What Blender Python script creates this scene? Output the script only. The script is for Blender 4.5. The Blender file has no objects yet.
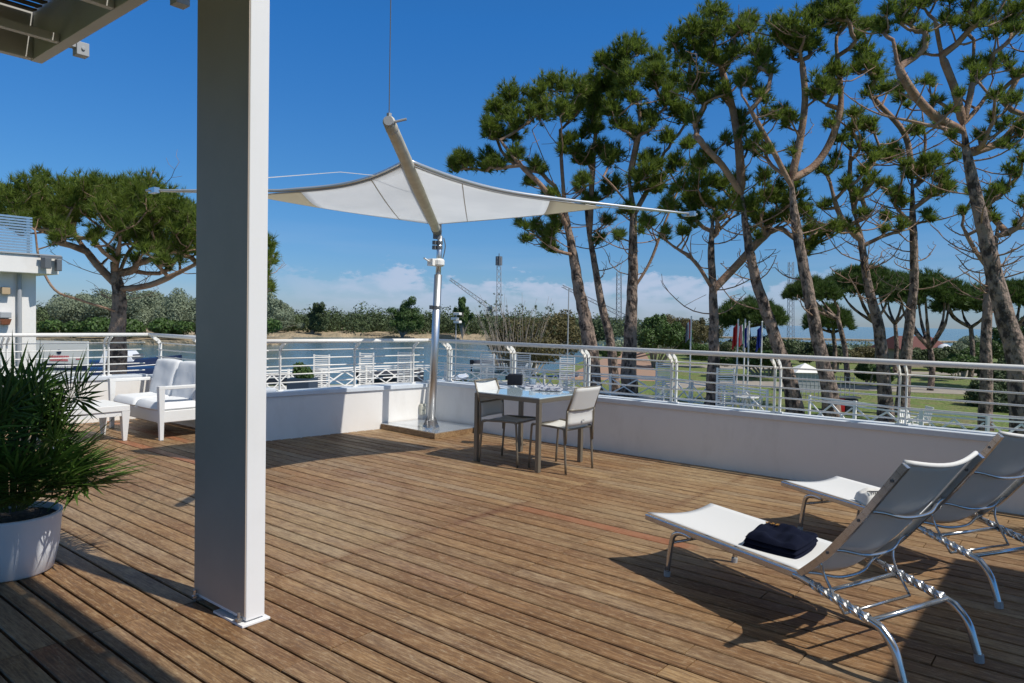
import bpy, math, random
import numpy as np
from mathutils import Vector, Matrix
# ------------------------------------------------------------------ camera, light, exposure
sc = bpy.context.scene
COL = sc.collection
FPX = 712.0
PITCH = math.atan(21.5/FPX); ROLL = math.radians(1.1); YAW = math.radians(39.2)
R0 = Vector((math.cos(YAW), math.sin(YAW), 0)); F0 = Vector((-math.sin(YAW), math.cos(YAW), 0)); U0 = Vector((0, 0, 1))
FW = F0*math.cos(PITCH) - U0*math.sin(PITCH); UP = U0*math.cos(PITCH) + F0*math.sin(PITCH)
RT = R0*math.cos(ROLL) + UP*math.sin(ROLL); UP = UP*math.cos(ROLL) - R0*math.sin(ROLL)
EYE = Vector((0, 0, 1.5))
cd = bpy.data.cameras.new('camera'); cam = bpy.data.objects.new('camera', cd); COL.objects.link(cam)
cam.matrix_world = Matrix(((RT.x, UP.x, -FW.x, EYE.x), (RT.y, UP.y, -FW.y, EYE.y), (RT.z, UP.z, -FW.z, EYE.z), (0, 0, 0, 1)))
cd.sensor_width = 36; cd.lens = FPX/1024*36; cd.clip_start = .05; cd.clip_end = 20000
sc.camera = cam
SUN_EL = math.radians(53); SUN_AZ = math.radians(80.8)      # azimuth clockwise from +Y
sdir = Vector((math.sin(SUN_AZ)*math.cos(SUN_EL), math.cos(SUN_AZ)*math.cos(SUN_EL), math.sin(SUN_EL)))
ld = bpy.data.lights.new('sun', 'SUN'); ld.energy = 4.3; ld.angle = math.radians(.53); ld.color = (1, .955, .88)
lo = bpy.data.objects.new('sun', ld); COL.objects.link(lo); lo.rotation_euler = sdir.to_track_quat('Z', 'Y').to_euler()
w = bpy.data.worlds.new('World'); sc.world = w; w.use_nodes = True
nt = w.node_tree; nt.nodes.clear()
def wn(t, **k):
    n = nt.nodes.new(t)
    for a, b in k.items(): setattr(n, a, b)
    return n
sky = wn('ShaderNodeTexSky', sky_type='NISHITA'); sky.sun_disc = False; sky.sun_elevation = SUN_EL; sky.sun_rotation = SUN_AZ
sky.air_density = 1.0; sky.dust_density = .2; sky.ozone_density = 1.6
hsv = wn('ShaderNodeHueSaturation'); hsv.inputs['Saturation'].default_value = 1.0; hsv.inputs['Value'].default_value = 1.0
nt.links.new(sky.outputs[0], hsv.inputs['Color'])
tc = wn('ShaderNodeTexCoord'); sep = wn('ShaderNodeSeparateXYZ'); nt.links.new(tc.outputs['Generated'], sep.inputs[0])
mp = wn('ShaderNodeMapping'); mp.inputs['Scale'].default_value = (1, 1, 2.6); nt.links.new(tc.outputs['Generated'], mp.inputs[0])
ns = wn('ShaderNodeTexNoise'); ns.inputs['Scale'].default_value = 13; ns.inputs['Detail'].default_value = 9; ns.inputs['Roughness'].default_value = .6
nt.links.new(mp.outputs[0], ns.inputs['Vector'])
def wmath(op, a, b=None, clamp=False):
    n = wn('ShaderNodeMath', operation=op); n.use_clamp = clamp
    for i, v in enumerate((a, b)):
        if v is None: continue
        if isinstance(v, (int, float)): n.inputs[i].default_value = v
        else: nt.links.new(v, n.inputs[i])
    return n.outputs[0]
def wramp(v, a, b, c=0., d=1., mode='SMOOTHSTEP'):
    n = wn('ShaderNodeMapRange', interpolation_type=mode); nt.links.new(v, n.inputs[0])
    for i, q in enumerate((a, b, c, d)): n.inputs[i+1].default_value = q
    return n.outputs[0]
z = sep.outputs['Z']
# the cumulus bank stands in one quarter of the horizon (left of the pines)
dotv = wn('ShaderNodeVectorMath', operation='DOT_PRODUCT'); nt.links.new(tc.outputs['Generated'], dotv.inputs[0])
cdir = (F0 + R0*0.06).normalized(); dotv.inputs[1].default_value = cdir
sector = wramp(dotv.outputs['Value'], .90, .985)
topz = wmath('ADD', wmath('MULTIPLY', wmath('SUBTRACT', ns.outputs[0], .5), .15), .064)
bank = wmath('MULTIPLY', wramp(wmath('SUBTRACT', topz, z), 0, .012), sector, True)
bank = wmath('MULTIPLY', bank, wramp(z, .0, .05, .5, 1.0))
ns3 = wn('ShaderNodeTexNoise'); ns3.inputs['Scale'].default_value = 26; ns3.inputs['Detail'].default_value = 8; nt.links.new(mp.outputs[0], ns3.inputs['Vector'])
bank = wmath('MULTIPLY', bank, wramp(ns3.outputs[0], .32, .6, .45, 1.0))
ns2 = wn('ShaderNodeTexNoise'); ns2.inputs['Scale'].default_value = 3.2; ns2.inputs['Detail'].default_value = 6
mp2 = wn('ShaderNodeMapping'); mp2.inputs['Scale'].default_value = (1, 1, 9); nt.links.new(tc.outputs['Generated'], mp2.inputs[0]); nt.links.new(mp2.outputs[0], ns2.inputs['Vector'])
wisp = wmath('MULTIPLY', wramp(ns2.outputs[0], .46, .72), wramp(z, .03, .16, .55, 0.), True)
grade = wn('ShaderNodeValToRGB'); nt.links.new(z, grade.inputs[0]); ge = grade.color_ramp.elements
ge[0].position = 0; ge[0].color = (.52, .70, 1.12, 1); ge[1].position = 1; ge[1].color = (2.4, 1.85, 1.2, 1)
for p_, c_ in ((.06, (.44, .72, 1.15, 1)), (.16, (.36, .78, 1.22, 1)), (.38, (.24, .88, 1.55, 1)), (.46, (.26, .88, 1.5, 1)), (.6, (1.5, 1.35, 1.12, 1))):
    e_ = ge.new(p_); e_.color = c_
gm = wn('ShaderNodeMix', data_type='RGBA', blend_type='MULTIPLY'); gm.inputs['Factor'].default_value = 1; nt.links.new(hsv.outputs[0], gm.inputs['A']); nt.links.new(grade.outputs[0], gm.inputs['B'])
cl = wmath('MAXIMUM', wmath('MULTIPLY', bank, .80), wmath('MULTIPLY', wisp, .30))
cm = wn('ShaderNodeMix', data_type='RGBA'); nt.links.new(cl, cm.inputs['Factor']); nt.links.new(gm.outputs['Result'], cm.inputs['A'])
cm.inputs['B'].default_value = (5.9, 6.8, 8.8, 1)
bg = wn('ShaderNodeBackground'); bg.inputs['Strength'].default_value = .085
wo = wn('ShaderNodeOutputWorld'); nt.links.new(cm.outputs['Result'], bg.inputs[0]); nt.links.new(bg.outputs[0], wo.inputs[0])
sc.view_settings.view_transform = 'Standard'; sc.view_settings.look = 'None'; sc.view_settings.exposure = 0; sc.view_settings.gamma = 1
sc.render.engine = 'CYCLES'; sc.cycles.max_bounces = 6; sc.cycles.transparent_max_bounces = 8
rnd = random.Random(7); R = math.radians

# ------------------------------------------------------------------ pixel -> place helpers (each thing gets its own distance)
def ray(x, y): return FW + RT*((x-512)/FPX) + UP*((341.5-y)/FPX)
def at(x, y, Z=0.0):
    d = ray(x, y); return EYE + d*((Z-EYE.z)/d.z)
def atd(x, y, D):                                # point at horizontal forward distance D
    d = ray(x, y); return EYE + d*(D/(d.x*F0.x+d.y*F0.y))
def atY(x, y, Y): d = ray(x, y); return EYE + d*(Y/d.y)
def atX(x, y, X): d = ray(x, y); return EYE + d*(X/d.x)
def RD(r, d, z=0): return R0*r + F0*d + Vector((0, 0, z))
GZ = -2.2; WZ = -3.1

# ------------------------------------------------------------------ materials
MATS = {}
def mat(name, col=(.8, .8, .8), rough=.5, metal=0., noise=None, bump=None, trans=0., spec=.5, var=0., stretch=(1, 1, 1), coat=0., bumpdist=.01, isl=0.):
    """noise=(scale, colour2, lo, hi); bump=(scale, strength); var: fine value variation; isl: per-island value variation"""
    if name in MATS: return MATS[name]
    m = bpy.data.materials.new(name); m.use_nodes = True; t = m.node_tree; b = t.nodes['Principled BSDF']
    b.inputs['Roughness'].default_value = rough; b.inputs['Metallic'].default_value = metal
    b.inputs['Specular IOR Level'].default_value = spec; b.inputs['Coat Weight'].default_value = coat
    out = t.nodes['Material Output']
    tcn = t.nodes.new('ShaderNodeTexCoord'); mpn = t.nodes.new('ShaderNodeMapping'); mpn.inputs['Scale'].default_value = stretch
    t.links.new(tcn.outputs['Object'], mpn.inputs[0])
    cur = None
    rgb = t.nodes.new('ShaderNodeRGB'); rgb.outputs[0].default_value = (*col, 1); cur = rgb.outputs[0]
    if noise:
        n = t.nodes.new('ShaderNodeTexNoise'); n.inputs['Scale'].default_value = noise[0]; n.inputs['Detail'].default_value = 8; n.inputs['Roughness'].default_value = .62
        t.links.new(mpn.outputs[0], n.inputs['Vector'])
        r = t.nodes.new('ShaderNodeMapRange'); r.inputs[1].default_value = noise[2]; r.inputs[2].default_value = noise[3]; t.links.new(n.outputs[0], r.inputs[0])
        mx = t.nodes.new('ShaderNodeMix'); mx.data_type = 'RGBA'; t.links.new(r.outputs[0], mx.inputs['Factor']); t.links.new(cur, mx.inputs['A']); mx.inputs['B'].default_value = (*noise[1], 1)
        cur = mx.outputs['Result']
    if var or isl:
        h = t.nodes.new('ShaderNodeHueSaturation'); t.links.new(cur, h.inputs['Color'])
        if isl:
            g = t.nodes.new('ShaderNodeNewGeometry'); src = g.outputs['Random Per Island']; amp = isl
        else:
            n = t.nodes.new('ShaderNodeTexNoise'); n.inputs['Scale'].default_value = 2.3; n.inputs['Detail'].default_value = 5; t.links.new(mpn.outputs[0], n.inputs['Vector']); src = n.outputs[0]; amp = var
        r = t.nodes.new('ShaderNodeMapRange'); r.inputs[3].default_value = 1-amp; r.inputs[4].default_value = 1+amp; t.links.new(src, r.inputs[0]); t.links.new(r.outputs[0], h.inputs['Value'])
        cur = h.outputs[0]
    t.links.new(cur, b.inputs['Base Color'])
    if bump:
        n = t.nodes.new('ShaderNodeTexNoise'); n.inputs['Scale'].default_value = bump[0]; n.inputs['Detail'].default_value = 6; t.links.new(mpn.outputs[0], n.inputs['Vector'])
        bp = t.nodes.new('ShaderNodeBump'); bp.inputs['Strength'].default_value = bump[1]; bp.inputs['Distance'].default_value = bumpdist; t.links.new(n.outputs[0], bp.inputs['Height']); t.links.new(bp.outputs[0], b.inputs['Normal'])
    if trans:
        tr = t.nodes.new('ShaderNodeBsdfTranslucent'); t.links.new(cur, tr.inputs[0]); ms = t.nodes.new('ShaderNodeMixShader'); ms.inputs[0].default_value = trans
        t.links.new(b.outputs[0], ms.inputs[1]); t.links.new(tr.outputs[0], ms.inputs[2]); t.links.new(ms.outputs[0], out.inputs[0])
    MATS[name] = m; return m
M_wall = mat('white_render', (.78, .755, .715), .7, noise=(1.2, (.72, .695, .655), .45, .75), bump=(60, .12), bumpdist=.004)
def wall_streaks(m):
    t = m.node_tree; b_ = t.nodes['Principled BSDF']; src = b_.inputs['Base Color'].links[0].from_socket
    tcn = t.nodes.new('ShaderNodeTexCoord'); mp_ = t.nodes.new('ShaderNodeMapping'); mp_.inputs['Scale'].default_value = (1.7, 1.7, .7); t.links.new(tcn.outputs['Object'], mp_.inputs[0])
    n = t.nodes.new('ShaderNodeTexNoise'); n.inputs['Scale'].default_value = 1.6; n.inputs['Detail'].default_value = 9; n.inputs['Roughness'].default_value = .7; t.links.new(mp_.outputs[0], n.inputs['Vector'])
    r = t.nodes.new('ShaderNodeMapRange'); r.inputs[1].default_value = .54; r.inputs[2].default_value = .78; r.inputs[4].default_value = .28; t.links.new(n.outputs[0], r.inputs[0])
    x = t.nodes.new('ShaderNodeMix'); x.data_type = 'RGBA'; t.links.new(r.outputs[0], x.inputs['Factor']); t.links.new(src, x.inputs['A']); x.inputs['B'].default_value = (.46, .42, .36, 1); t.links.new(x.outputs['Result'], b_.inputs['Base Color'])
wall_streaks(M_wall)
M_cap = mat('cap_paint', (.62, .66, .70), .4, noise=(3, (.5, .53, .56), .5, .8))
M_rail = mat('white_rail_paint', (.83, .81, .765), .35, noise=(9, (.62, .62, .6), .55, .85))
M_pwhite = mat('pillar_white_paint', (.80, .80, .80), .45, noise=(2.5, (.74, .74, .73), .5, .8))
M_pshade = mat('pillar_shade_tone', (.46, .385, .32), .5, noise=(2.5, (.41, .34, .28), .4, .7))  # shade on the white pillar's dark side, put into the colour
M_perg = mat('pergola_paint', (.50, .49, .46), .5, noise=(2, (.44, .42, .39), .4, .75))
M_slat = mat('louvre_wood', (.13, .11, .09), .7)
M_alu = mat('brushed_aluminium', (.56, .57, .58), .2, metal=.85, noise=(12, (.46, .45, .43), .5, .8))
M_chrome = mat('polished_steel', (.66, .66, .66), .4, metal=1.)
M_taupe = mat('taupe_metal', (.20, .175, .135), .42, metal=.35)
M_sling = mat('white_sling', (.72, .72, .71), .75, trans=.10, bump=(400, .2), bumpdist=.001)
M_slingchair = mat('chair_sling', (.76, .75, .71), .75, trans=.2)
M_sail = mat('sailcloth', (.88, .90, .92), .7, trans=.68, noise=(1.3, (.80, .825, .85), .45, .8))
M_sailpatch = mat('sail_reinforcement', (.76, .73, .64), .7, trans=.5)
M_spar = mat('spar_alloy', (.66, .66, .66), .3, metal=.6)
M_tube = mat('furler_cloth', (.60, .57, .48), .65, noise=(6, (.48, .45, .37), .4, .7))
M_navy = mat('navy_towel', (.006, .008, .020), .98, spec=.1, bump=(220, .8), bumpdist=.004)
M_gold = mat('gold_thread', (.35, .17, .03), .5)
M_black = mat('black_plastic', (.012, .012, .018), .35)
M_towelw = mat('white_towel', (.72, .70, .66), .95, bump=(200, .6), bumpdist=.004)
M_print = mat('dark_print', (.05, .05, .06), .8)
M_pot = mat('white_pot', (.72, .73, .75), .35)
M_soil = mat('soil', (.06, .045, .03), .95, bump=(60, 1), bumpdist=.02, noise=(40, (.15, .12, .08), .5, .7))
M_palm = mat('palm_leaf', (.085, .165, .030), .42, trans=.35, isl=.5)
M_palmstem = mat('palm_stem', (.09, .11, .035), .6)
M_wicker = mat('white_wicker', (.74, .74, .72), .6, bump=(160, .5), bumpdist=.003)
M_cush = mat('white_cushion', (.72, .73, .74), .85, bump=(8, .25), bumpdist=.02)
M_gcush = mat('grey_cushion', (.10, .105, .11), .9)
M_glass = mat('table_glass', (.50, .62, .68), .06, spec=1., coat=.6)
M_paper = mat('magazine_paper', (.6, .6, .62), .4, noise=(30, (.1, .12, .2), .5, .55))
M_joist = mat('under_deck', (.01, .008, .006), .9)
M_grass = mat('lawn', (.13, .19, .038), .95, noise=(.9, (.20, .17, .08), .44, .66), var=.35, bump=(6, 1), bumpdist=.2)
M_path = mat('gravel_path', (.33, .29, .24), .9, noise=(1.5, (.25, .22, .19), .4, .7))
M_pave = mat('quay_paving', (.46, .44, .41), .85, noise=(.8, (.35, .34, .32), .4, .7))
M_terra = mat('terracotta_ground', (.34, .20, .13), .9, noise=(1, (.28, .2, .15), .4, .7))
M_sand = mat('shore_sand', (.40, .31, .20), .95, noise=(.25, (.24, .20, .13), .45, .62), bump=(1.5, 1), bumpdist=.6)
M_bark = mat('pine_bark', (.28, .205, .16), .95, noise=(4.5, (.045, .032, .026), .46, .58), bump=(7, 1.), bumpdist=.16, stretch=(1, 1, .6))
M_limb = mat('pine_limb_bark', (.33, .22, .155), .9, noise=(3, (.20, .11, .07), .42, .65), bump=(14, .7), bumpdist=.05)
M_twig = mat('dry_twig', (.34, .29, .24), .9)
M_needle = mat('pine_needles', (.15, .205, .030), .6, trans=.55, isl=.5)
M_needle2 = mat('umbrella_pine_needles', (.075, .125, .024), .65, trans=.3, isl=.45)
M_leafg = mat('green_leaf', (.065, .12, .025), .6, trans=.25, isl=.4)
M_leafo = mat('grey_green_leaf', (.21, .25, .16), .7, trans=.2, isl=.3)
M_leafr = mat('russet_leaf', (.12, .105, .04), .7, trans=.25, isl=.45)
M_leafd = mat('far_wood_leaf', (.068, .098, .036), .7, trans=.15, isl=.45)
M_navyp = mat('navy_paint', (.008, .018, .06), .3, coat=.3)
M_boatw = mat('boat_gelcoat', (.75, .76, .77), .25, coat=.3)
M_boatd = mat('dark_boat_cover', (.03, .035, .05), .7)
M_red = mat('red_cloth', (.55, .02, .02), .7, trans=.2); M_green = mat('green_cloth', (.01, .22, .08), .7, trans=.2)
M_blue = mat('blue_cloth', (.015, .04, .30), .7, trans=.2); M_wcloth = mat('white_cloth', (.75, .75, .75), .7, trans=.2)
M_pink = mat('red_lettering', (.62, .16, .18), .6); M_roof = mat('red_roof', (.12, .04, .032), .8)
M_brown = mat('copper_shade', (.22, .08, .04), .4); M_cream = mat('cream_plastic', (.62, .60, .50), .5)
M_ochre = mat('ochre_lamp', (.45, .33, .2), .5)
M_lattice = mat('lattice_steel', (.34, .36, .38), .6); M_dgrey = mat('dark_grey_metal', (.12, .13, .14), .5)
M_grey = mat('grey_metal', (.36, .37, .38), .5)

RK = 20; RY1 = 7.08-.012-RK*.128; RY0 = RY1-.117; RX0 = -3.45; RX1 = -2.1
def wood_mat():
    m = bpy.data.materials.new('deck_wood'); m.use_nodes = True; t = m.node_tree; b = t.nodes['Principled BSDF']; N = t.nodes.new; L = t.links.new
    g = N('ShaderNodeNewGeometry'); tcn = N('ShaderNodeTexCoord')
    off = N('ShaderNodeVectorMath'); off.operation = 'SCALE'; cx = N('ShaderNodeCombineXYZ')
    for i in range(3): L(g.outputs['Random Per Island'], cx.inputs[i])
    L(cx.outputs[0], off.inputs[0]); off.inputs['Scale'].default_value = 37.
    add = N('ShaderNodeVectorMath'); add.operation = 'ADD'; L(tcn.outputs['Object'], add.inputs[0]); L(off.outputs[0], add.inputs[1])
    mp = N('ShaderNodeMapping'); mp.inputs['Scale'].default_value = (3.2, 48, 48); L(add.outputs[0], mp.inputs[0])
    n1 = N('ShaderNodeTexNoise'); n1.inputs['Scale'].default_value = 2.2; n1.inputs['Detail'].default_value = 9; n1.inputs['Roughness'].default_value = .68; L(mp.outputs[0], n1.inputs['Vector'])
    mp2 = N('ShaderNodeMapping'); mp2.inputs['Scale'].default_value = (.9, 3.2, 3); L(add.outputs[0], mp2.inputs[0])
    n2 = N('ShaderNodeTexNoise'); n2.inputs['Scale'].default_value = 1.3; n2.inputs['Detail'].default_value = 6; n2.inputs['Roughness'].default_value = .6; L(mp2.outputs[0], n2.inputs['Vector'])
    n3 = N('ShaderNodeTexNoise'); n3.inputs['Scale'].default_value = .55; n3.inputs['Detail'].default_value = 5; L(tcn.outputs['Object'], n3.inputs['Vector'])
    ramp = N('ShaderNodeValToRGB'); e = ramp.color_ramp.elements
    RC = [(0, (0.175, 0.085, 0.038)), (0.12, (0.3, 0.165, 0.07)), (0.26, (0.215, 0.115, 0.052)), (0.4, (0.345, 0.205, 0.092)), (0.52, (0.26, 0.165, 0.085)), (0.64, (0.36, 0.225, 0.105)), (0.76, (0.235, 0.12, 0.055)), (0.88, (0.33, 0.235, 0.14)), (0.975, (0.3, 0.19, 0.1)), (0.98, (0.33, 0.11, 0.045)), (1, (0.33, 0.11, 0.045))]
    e[0].position = 0; e[0].color = (*RC[0][1], 1); e[1].position = 1; e[1].color = (*RC[-1][1], 1)
    for p, c in RC[1:-1]:
        q = e.new(p); q.color = (*c, 1)
    L(g.outputs['Random Per Island'], ramp.inputs[0])
    off_c = N('ShaderNodeVectorMath'); off_c.operation = 'ADD'; L(tcn.outputs['Object'], off_c.inputs[0]); off_c.inputs[1].default_value = (31, 17, 5)
    def mix(fac, a, col, typ='MIX'):
        x = N('ShaderNodeMix'); x.data_type = 'RGBA'; x.blend_type = typ
        L(fac, x.inputs['Factor']); L(a, x.inputs['A'])
        if isinstance(col, tuple): x.inputs['B'].default_value = col
        else: L(col, x.inputs['B'])
        return x.outputs['Result']
    def rng(v, a, b_, c, d):
        x = N('ShaderNodeMapRange'); L(v, x.inputs[0])
        for i, q in enumerate((a, b_, c, d)): x.inputs[i+1].default_value = q
        return x.outputs[0]
    c = mix(rng(n2.outputs[0], .44, .66, 0, .85), ramp.outputs[0], (0.160, 0.081, 0.034, 1))
    c = mix(rng(n3.outputs[0], .50, .68, 0, .6), c, (0.380, 0.285, 0.164, 1))
    n4 = N('ShaderNodeTexNoise'); n4.inputs['Scale'].default_value = 1.1; n4.inputs['Detail'].default_value = 7; n4.inputs['Roughness'].default_value = .7; L(off_c.outputs[0], n4.inputs['Vector'])
    c = mix(rng(n4.outputs[0], .52, .68, 0, .7), c, (0.170, 0.081, 0.032, 1))
    c = mix(rng(n1.outputs[0], .46, .66, 0, .85), c, (0.120, 0.071, 0.040, 1))
    c = mix(rng(n1.outputs[0], .48, .28, 0, .75), c, (0.460, 0.332, 0.184, 1))
    n5 = N('ShaderNodeTexNoise'); n5.inputs['Scale'].default_value = 55; n5.inputs['Detail'].default_value = 4; n5.inputs['Roughness'].default_value = .8; mp5 = N('ShaderNodeMapping'); mp5.inputs['Scale'].default_value = (.35, 1, 1); L(add.outputs[0], mp5.inputs[0]); L(mp5.outputs[0], n5.inputs['Vector'])
    c = mix(rng(n5.outputs[0], .52, .70, 0, .6), c, (.10, .06, .035, 1))
    c = mix(rng(n5.outputs[0], .46, .30, 0, .5), c, (.48, .38, .25, 1))
    sp = N('ShaderNodeSeparateXYZ'); L(tcn.outputs['Object'], sp.inputs[0])
    def M_(op, a, b_):
        x = N('ShaderNodeMath'); x.operation = op
        for i, v in enumerate((a, b_)):
            if isinstance(v, (int, float)): x.inputs[i].default_value = v
            else: L(v, x.inputs[i])
        return x.outputs[0]
    def band(sock, lo, hi, soft): 
        d_ = M_('ABSOLUTE', M_('SUBTRACT', sock, (lo+hi)/2), 0); return rng(d_, (hi-lo)/2, (hi-lo)/2+soft, 1, 0)
    seam = M_('MULTIPLY', M_('MULTIPLY', band(sp.outputs[0], -3.605, -3.555, .04), band(sp.outputs[1], 2.9, 4.3, .5)), rng(n4.outputs[0], .35, .6, .15, .75))
    c = mix(seam, c, (.14, .065, .035, 1))
    seam2 = M_('MULTIPLY', M_('MULTIPLY', band(sp.outputs[0], -2.64, -2.60, .04), band(sp.outputs[1], 5.4, 6.9, .4)), rng(n4.outputs[0], .35, .6, .0, .6))
    c = mix(seam2, c, (.15, .075, .04, 1))
    red = M_('MULTIPLY', M_('MULTIPLY', band(sp.outputs[0], RX0, RX1, .15), band(sp.outputs[1], RY0, RY1, .004)), rng(n2.outputs[0], .3, .65, .8, .3))
    c = mix(red, c, (.30, .095, .042, 1))
    L(c, b.inputs['Base Color']); b.inputs['Roughness'].default_value = .55; b.inputs['Specular IOR Level'].default_value = .28
    L(rng(n2.outputs[0], .3, .7, .42, .7), b.inputs['Roughness'])
    bp = N('ShaderNodeBump'); bp.inputs['Strength'].default_value = .55; bp.inputs['Distance'].default_value = .004; L(n1.outputs[0], bp.inputs['Height']); L(bp.outputs[0], b.inputs['Normal'])
    return m
M_wood = wood_mat()
def water_mat(name, col, sc1, st, rough=.12):
    m = bpy.data.materials.new(name); m.use_nodes = True; t = m.node_tree; b = t.nodes['Principled BSDF']; N = t.nodes.new; L = t.links.new
    b.inputs['Base Color'].default_value = (*col, 1); b.inputs['Roughness'].default_value = rough; b.inputs['IOR'].default_value = 1.33
    tcn = N('ShaderNodeTexCoord'); n = N('ShaderNodeTexNoise'); n.inputs['Scale'].default_value = sc1; n.inputs['Detail'].default_value = 5; L(tcn.outputs['Object'], n.inputs['Vector'])
    bp = N('ShaderNodeBump'); bp.inputs['Strength'].default_value = st; bp.inputs['Distance'].default_value = .5; L(n.outputs[0], bp.inputs['Height']); L(bp.outputs[0], b.inputs['Normal'])
    return m
M_water = water_mat('lagoon_water', (.09, .15, .17), .9, .45)

# ------------------------------------------------------------------ mesh builder
class MB:
    def __init__(s): s.v = []; s.f = []; s.m = []; s.cur = 0
    def add(s, vs, fs):
        o = len(s.v); s.v += [tuple(q) for q in vs]; s.f += [tuple(i+o for i in f) for f in fs]; s.m += [s.cur]*len(fs)
    def box(s, c, size, rz=0., mx=None):
        x, y, z_ = [q/2 for q in size]; vs = [Vector((a*x, b*y, d*z_)) for a in (-1, 1) for b in (-1, 1) for d in (-1, 1)]
        if mx is not None: vs = [mx @ q for q in vs]
        elif rz: vs = [Matrix.Rotation(rz, 3, 'Z') @ q for q in vs]
        s.add([q+Vector(c) for q in vs], [(0, 1, 3, 2), (4, 6, 7, 5), (0, 4, 5, 1), (2, 3, 7, 6), (0, 2, 6, 4), (1, 5, 7, 3)])
    def bar(s, p0, p1, w_, h_, up=(0, 0, 1)):
        p0 = Vector(p0); p1 = Vector(p1); d = p1-p0; L = d.length; d.normalize(); u = Vector(up); sd = d.cross(u)
        if sd.length < 1e-4: sd = d.cross(Vector((1, 0, 0)))
        sd.normalize(); u = sd.cross(d)
        mx = Matrix((d, sd, u)).transposed(); s.box((p0+p1)/2, (L, w_, h_), mx=mx)
    def tube(s, pts, r, n=8, caps=True):
        pts = [Vector(p) for p in pts]; k = len(pts); rs = r if isinstance(r, (list, tuple)) else [r]*k
        vs = []; nrm = None
        for i, p in enumerate(pts):
            t = (pts[min(i+1, k-1)]-pts[max(i-1, 0)])
            if t.length < 1e-9: t = Vector((0, 0, 1))
            t.normalize()
            if nrm is None: nrm = t.orthogonal().normalized()
            else:
                nrm = nrm - t*nrm.dot(t); nrm = nrm.normalized() if nrm.length > 1e-6 else t.orthogonal().normalized()
            b_ = t.cross(nrm)
            vs += [p + (nrm*math.cos(2*math.pi*j/n)+b_*math.sin(2*math.pi*j/n))*rs[i] for j in range(n)]
        fs = [(i*n+j, i*n+(j+1) % n, (i+1)*n+(j+1) % n, (i+1)*n+j) for i in range(k-1) for j in range(n)]
        if caps: fs += [tuple(range(n-1, -1, -1)), tuple((k-1)*n+j for j in range(n))]
        s.add(vs, fs)
    def lathe(s, prof, c=(0, 0, 0), n=32):
        vs = []; k = len(prof)
        for r_, z_ in prof: vs += [(c[0]+r_*math.cos(2*math.pi*j/n), c[1]+r_*math.sin(2*math.pi*j/n), c[2]+z_) for j in range(n)]
        fs = [(i*n+j, i*n+(j+1) % n, (i+1)*n+(j+1) % n, (i+1)*n+j) for i in range(k-1) for j in range(n)]
        fs += [tuple(range(n-1, -1, -1)), tuple((k-1)*n+j for j in range(n))]; s.add(vs, fs)
    def prism(s, poly, z0, z1):
        n = len(poly); vs = [(p[0], p[1], z0) for p in poly]+[(p[0], p[1], z1) for p in poly]
        s.add(vs, [tuple(range(n-1, -1, -1)), tuple(range(n, 2*n))]+[(i, (i+1) % n, n+(i+1) % n, n+i) for i in range(n)])
    def grid(s, P, thick=0.):           # P[i][j] points
        a = len(P); b_ = len(P[0])
        vs = [Vector(P[i][j]) for i in range(a) for j in range(b_)]
        fs = [(i*b_+j, (i+1)*b_+j, (i+1)*b_+j+1, i*b_+j+1) for i in range(a-1) for j in range(b_-1)]
        if thick:
            nn = [Vector((0, 0, 0)) for _ in vs]
            for f in fs:
                q = (vs[f[2]]-vs[f[0]]).cross(vs[f[3]]-vs[f[1]])
                for i in f: nn[i] += q
            vs2 = [v_+n_.normalized()*thick for v_, n_ in zip(vs, nn)]; o = len(vs)
            fs2 = [tuple(o+i for i in reversed(f)) for f in fs]
            ed = [j for j in range(b_)] + [i*b_+b_-1 for i in range(1, a)] + [(a-1)*b_+j for j in range(b_-2, -1, -1)] + [i*b_ for i in range(a-2, 0, -1)]
            sf = [(ed[i], ed[(i+1) % len(ed)], o+ed[(i+1) % len(ed)], o+ed[i]) for i in range(len(ed))]
            s.add(vs+vs2, fs+fs2+sf)
        else: s.add(vs, fs)
    def tris(s, arr):                  # arr (n,3,3)
        o = len(s.v); a = arr.reshape(-1, 3); s.v += [tuple(q) for q in a.tolist()]
        n = len(arr); s.f += [(o+3*i, o+3*i+1, o+3*i+2) for i in range(n)]; s.m += [s.cur]*n
    def build(s, name, mats, parent=None, smooth=False, bevel=0., origin=None):
        if not isinstance(mats, (list, tuple)): mats = [mats]
        me = bpy.data.meshes.new(name); vs = s.v
        if origin is None and parent is not None and parent.get('_w'): origin = parent.get('_o')
        if origin is not None: vs = [(a-origin[0], b_-origin[1], c-origin[2]) for a, b_, c in vs]
        me.from_pydata(vs, [], s.f); [me.materials.append(q) for q in mats]
        if len(mats) > 1: me.polygons.foreach_set('material_index', s.m)
        if smooth: me.polygons.foreach_set('use_smooth', [True]*len(me.polygons))
        me.update(); o = bpy.data.objects.new(name, me); COL.objects.link(o)
        if parent is not None: o.parent = parent
        if origin is not None and parent is None: o.location = origin
        if bevel:
            b_ = o.modifiers.new('bevel', 'BEVEL'); b_.width = bevel; b_.segments = 2; b_.limit_method = 'ANGLE'; b_.angle_limit = R(40)
        return o
def tag(o, label, cat, group=None):
    o['label'] = label; o['category'] = cat
    if group: o['group'] = group
    return o
def thing(name, label, cat, loc=(0, 0, 0), rz=0., group=None, world=False):
    o = bpy.data.objects.new(name, None); COL.objects.link(o); o.location = loc; o.rotation_euler = (0, 0, rz); tag(o, label, cat, group)
    o.empty_display_size = .1
    if world: o['_w'] = 1; o['_o'] = list(loc)
    return o
def struct(o): o['kind'] = 'structure'; return o
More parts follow.
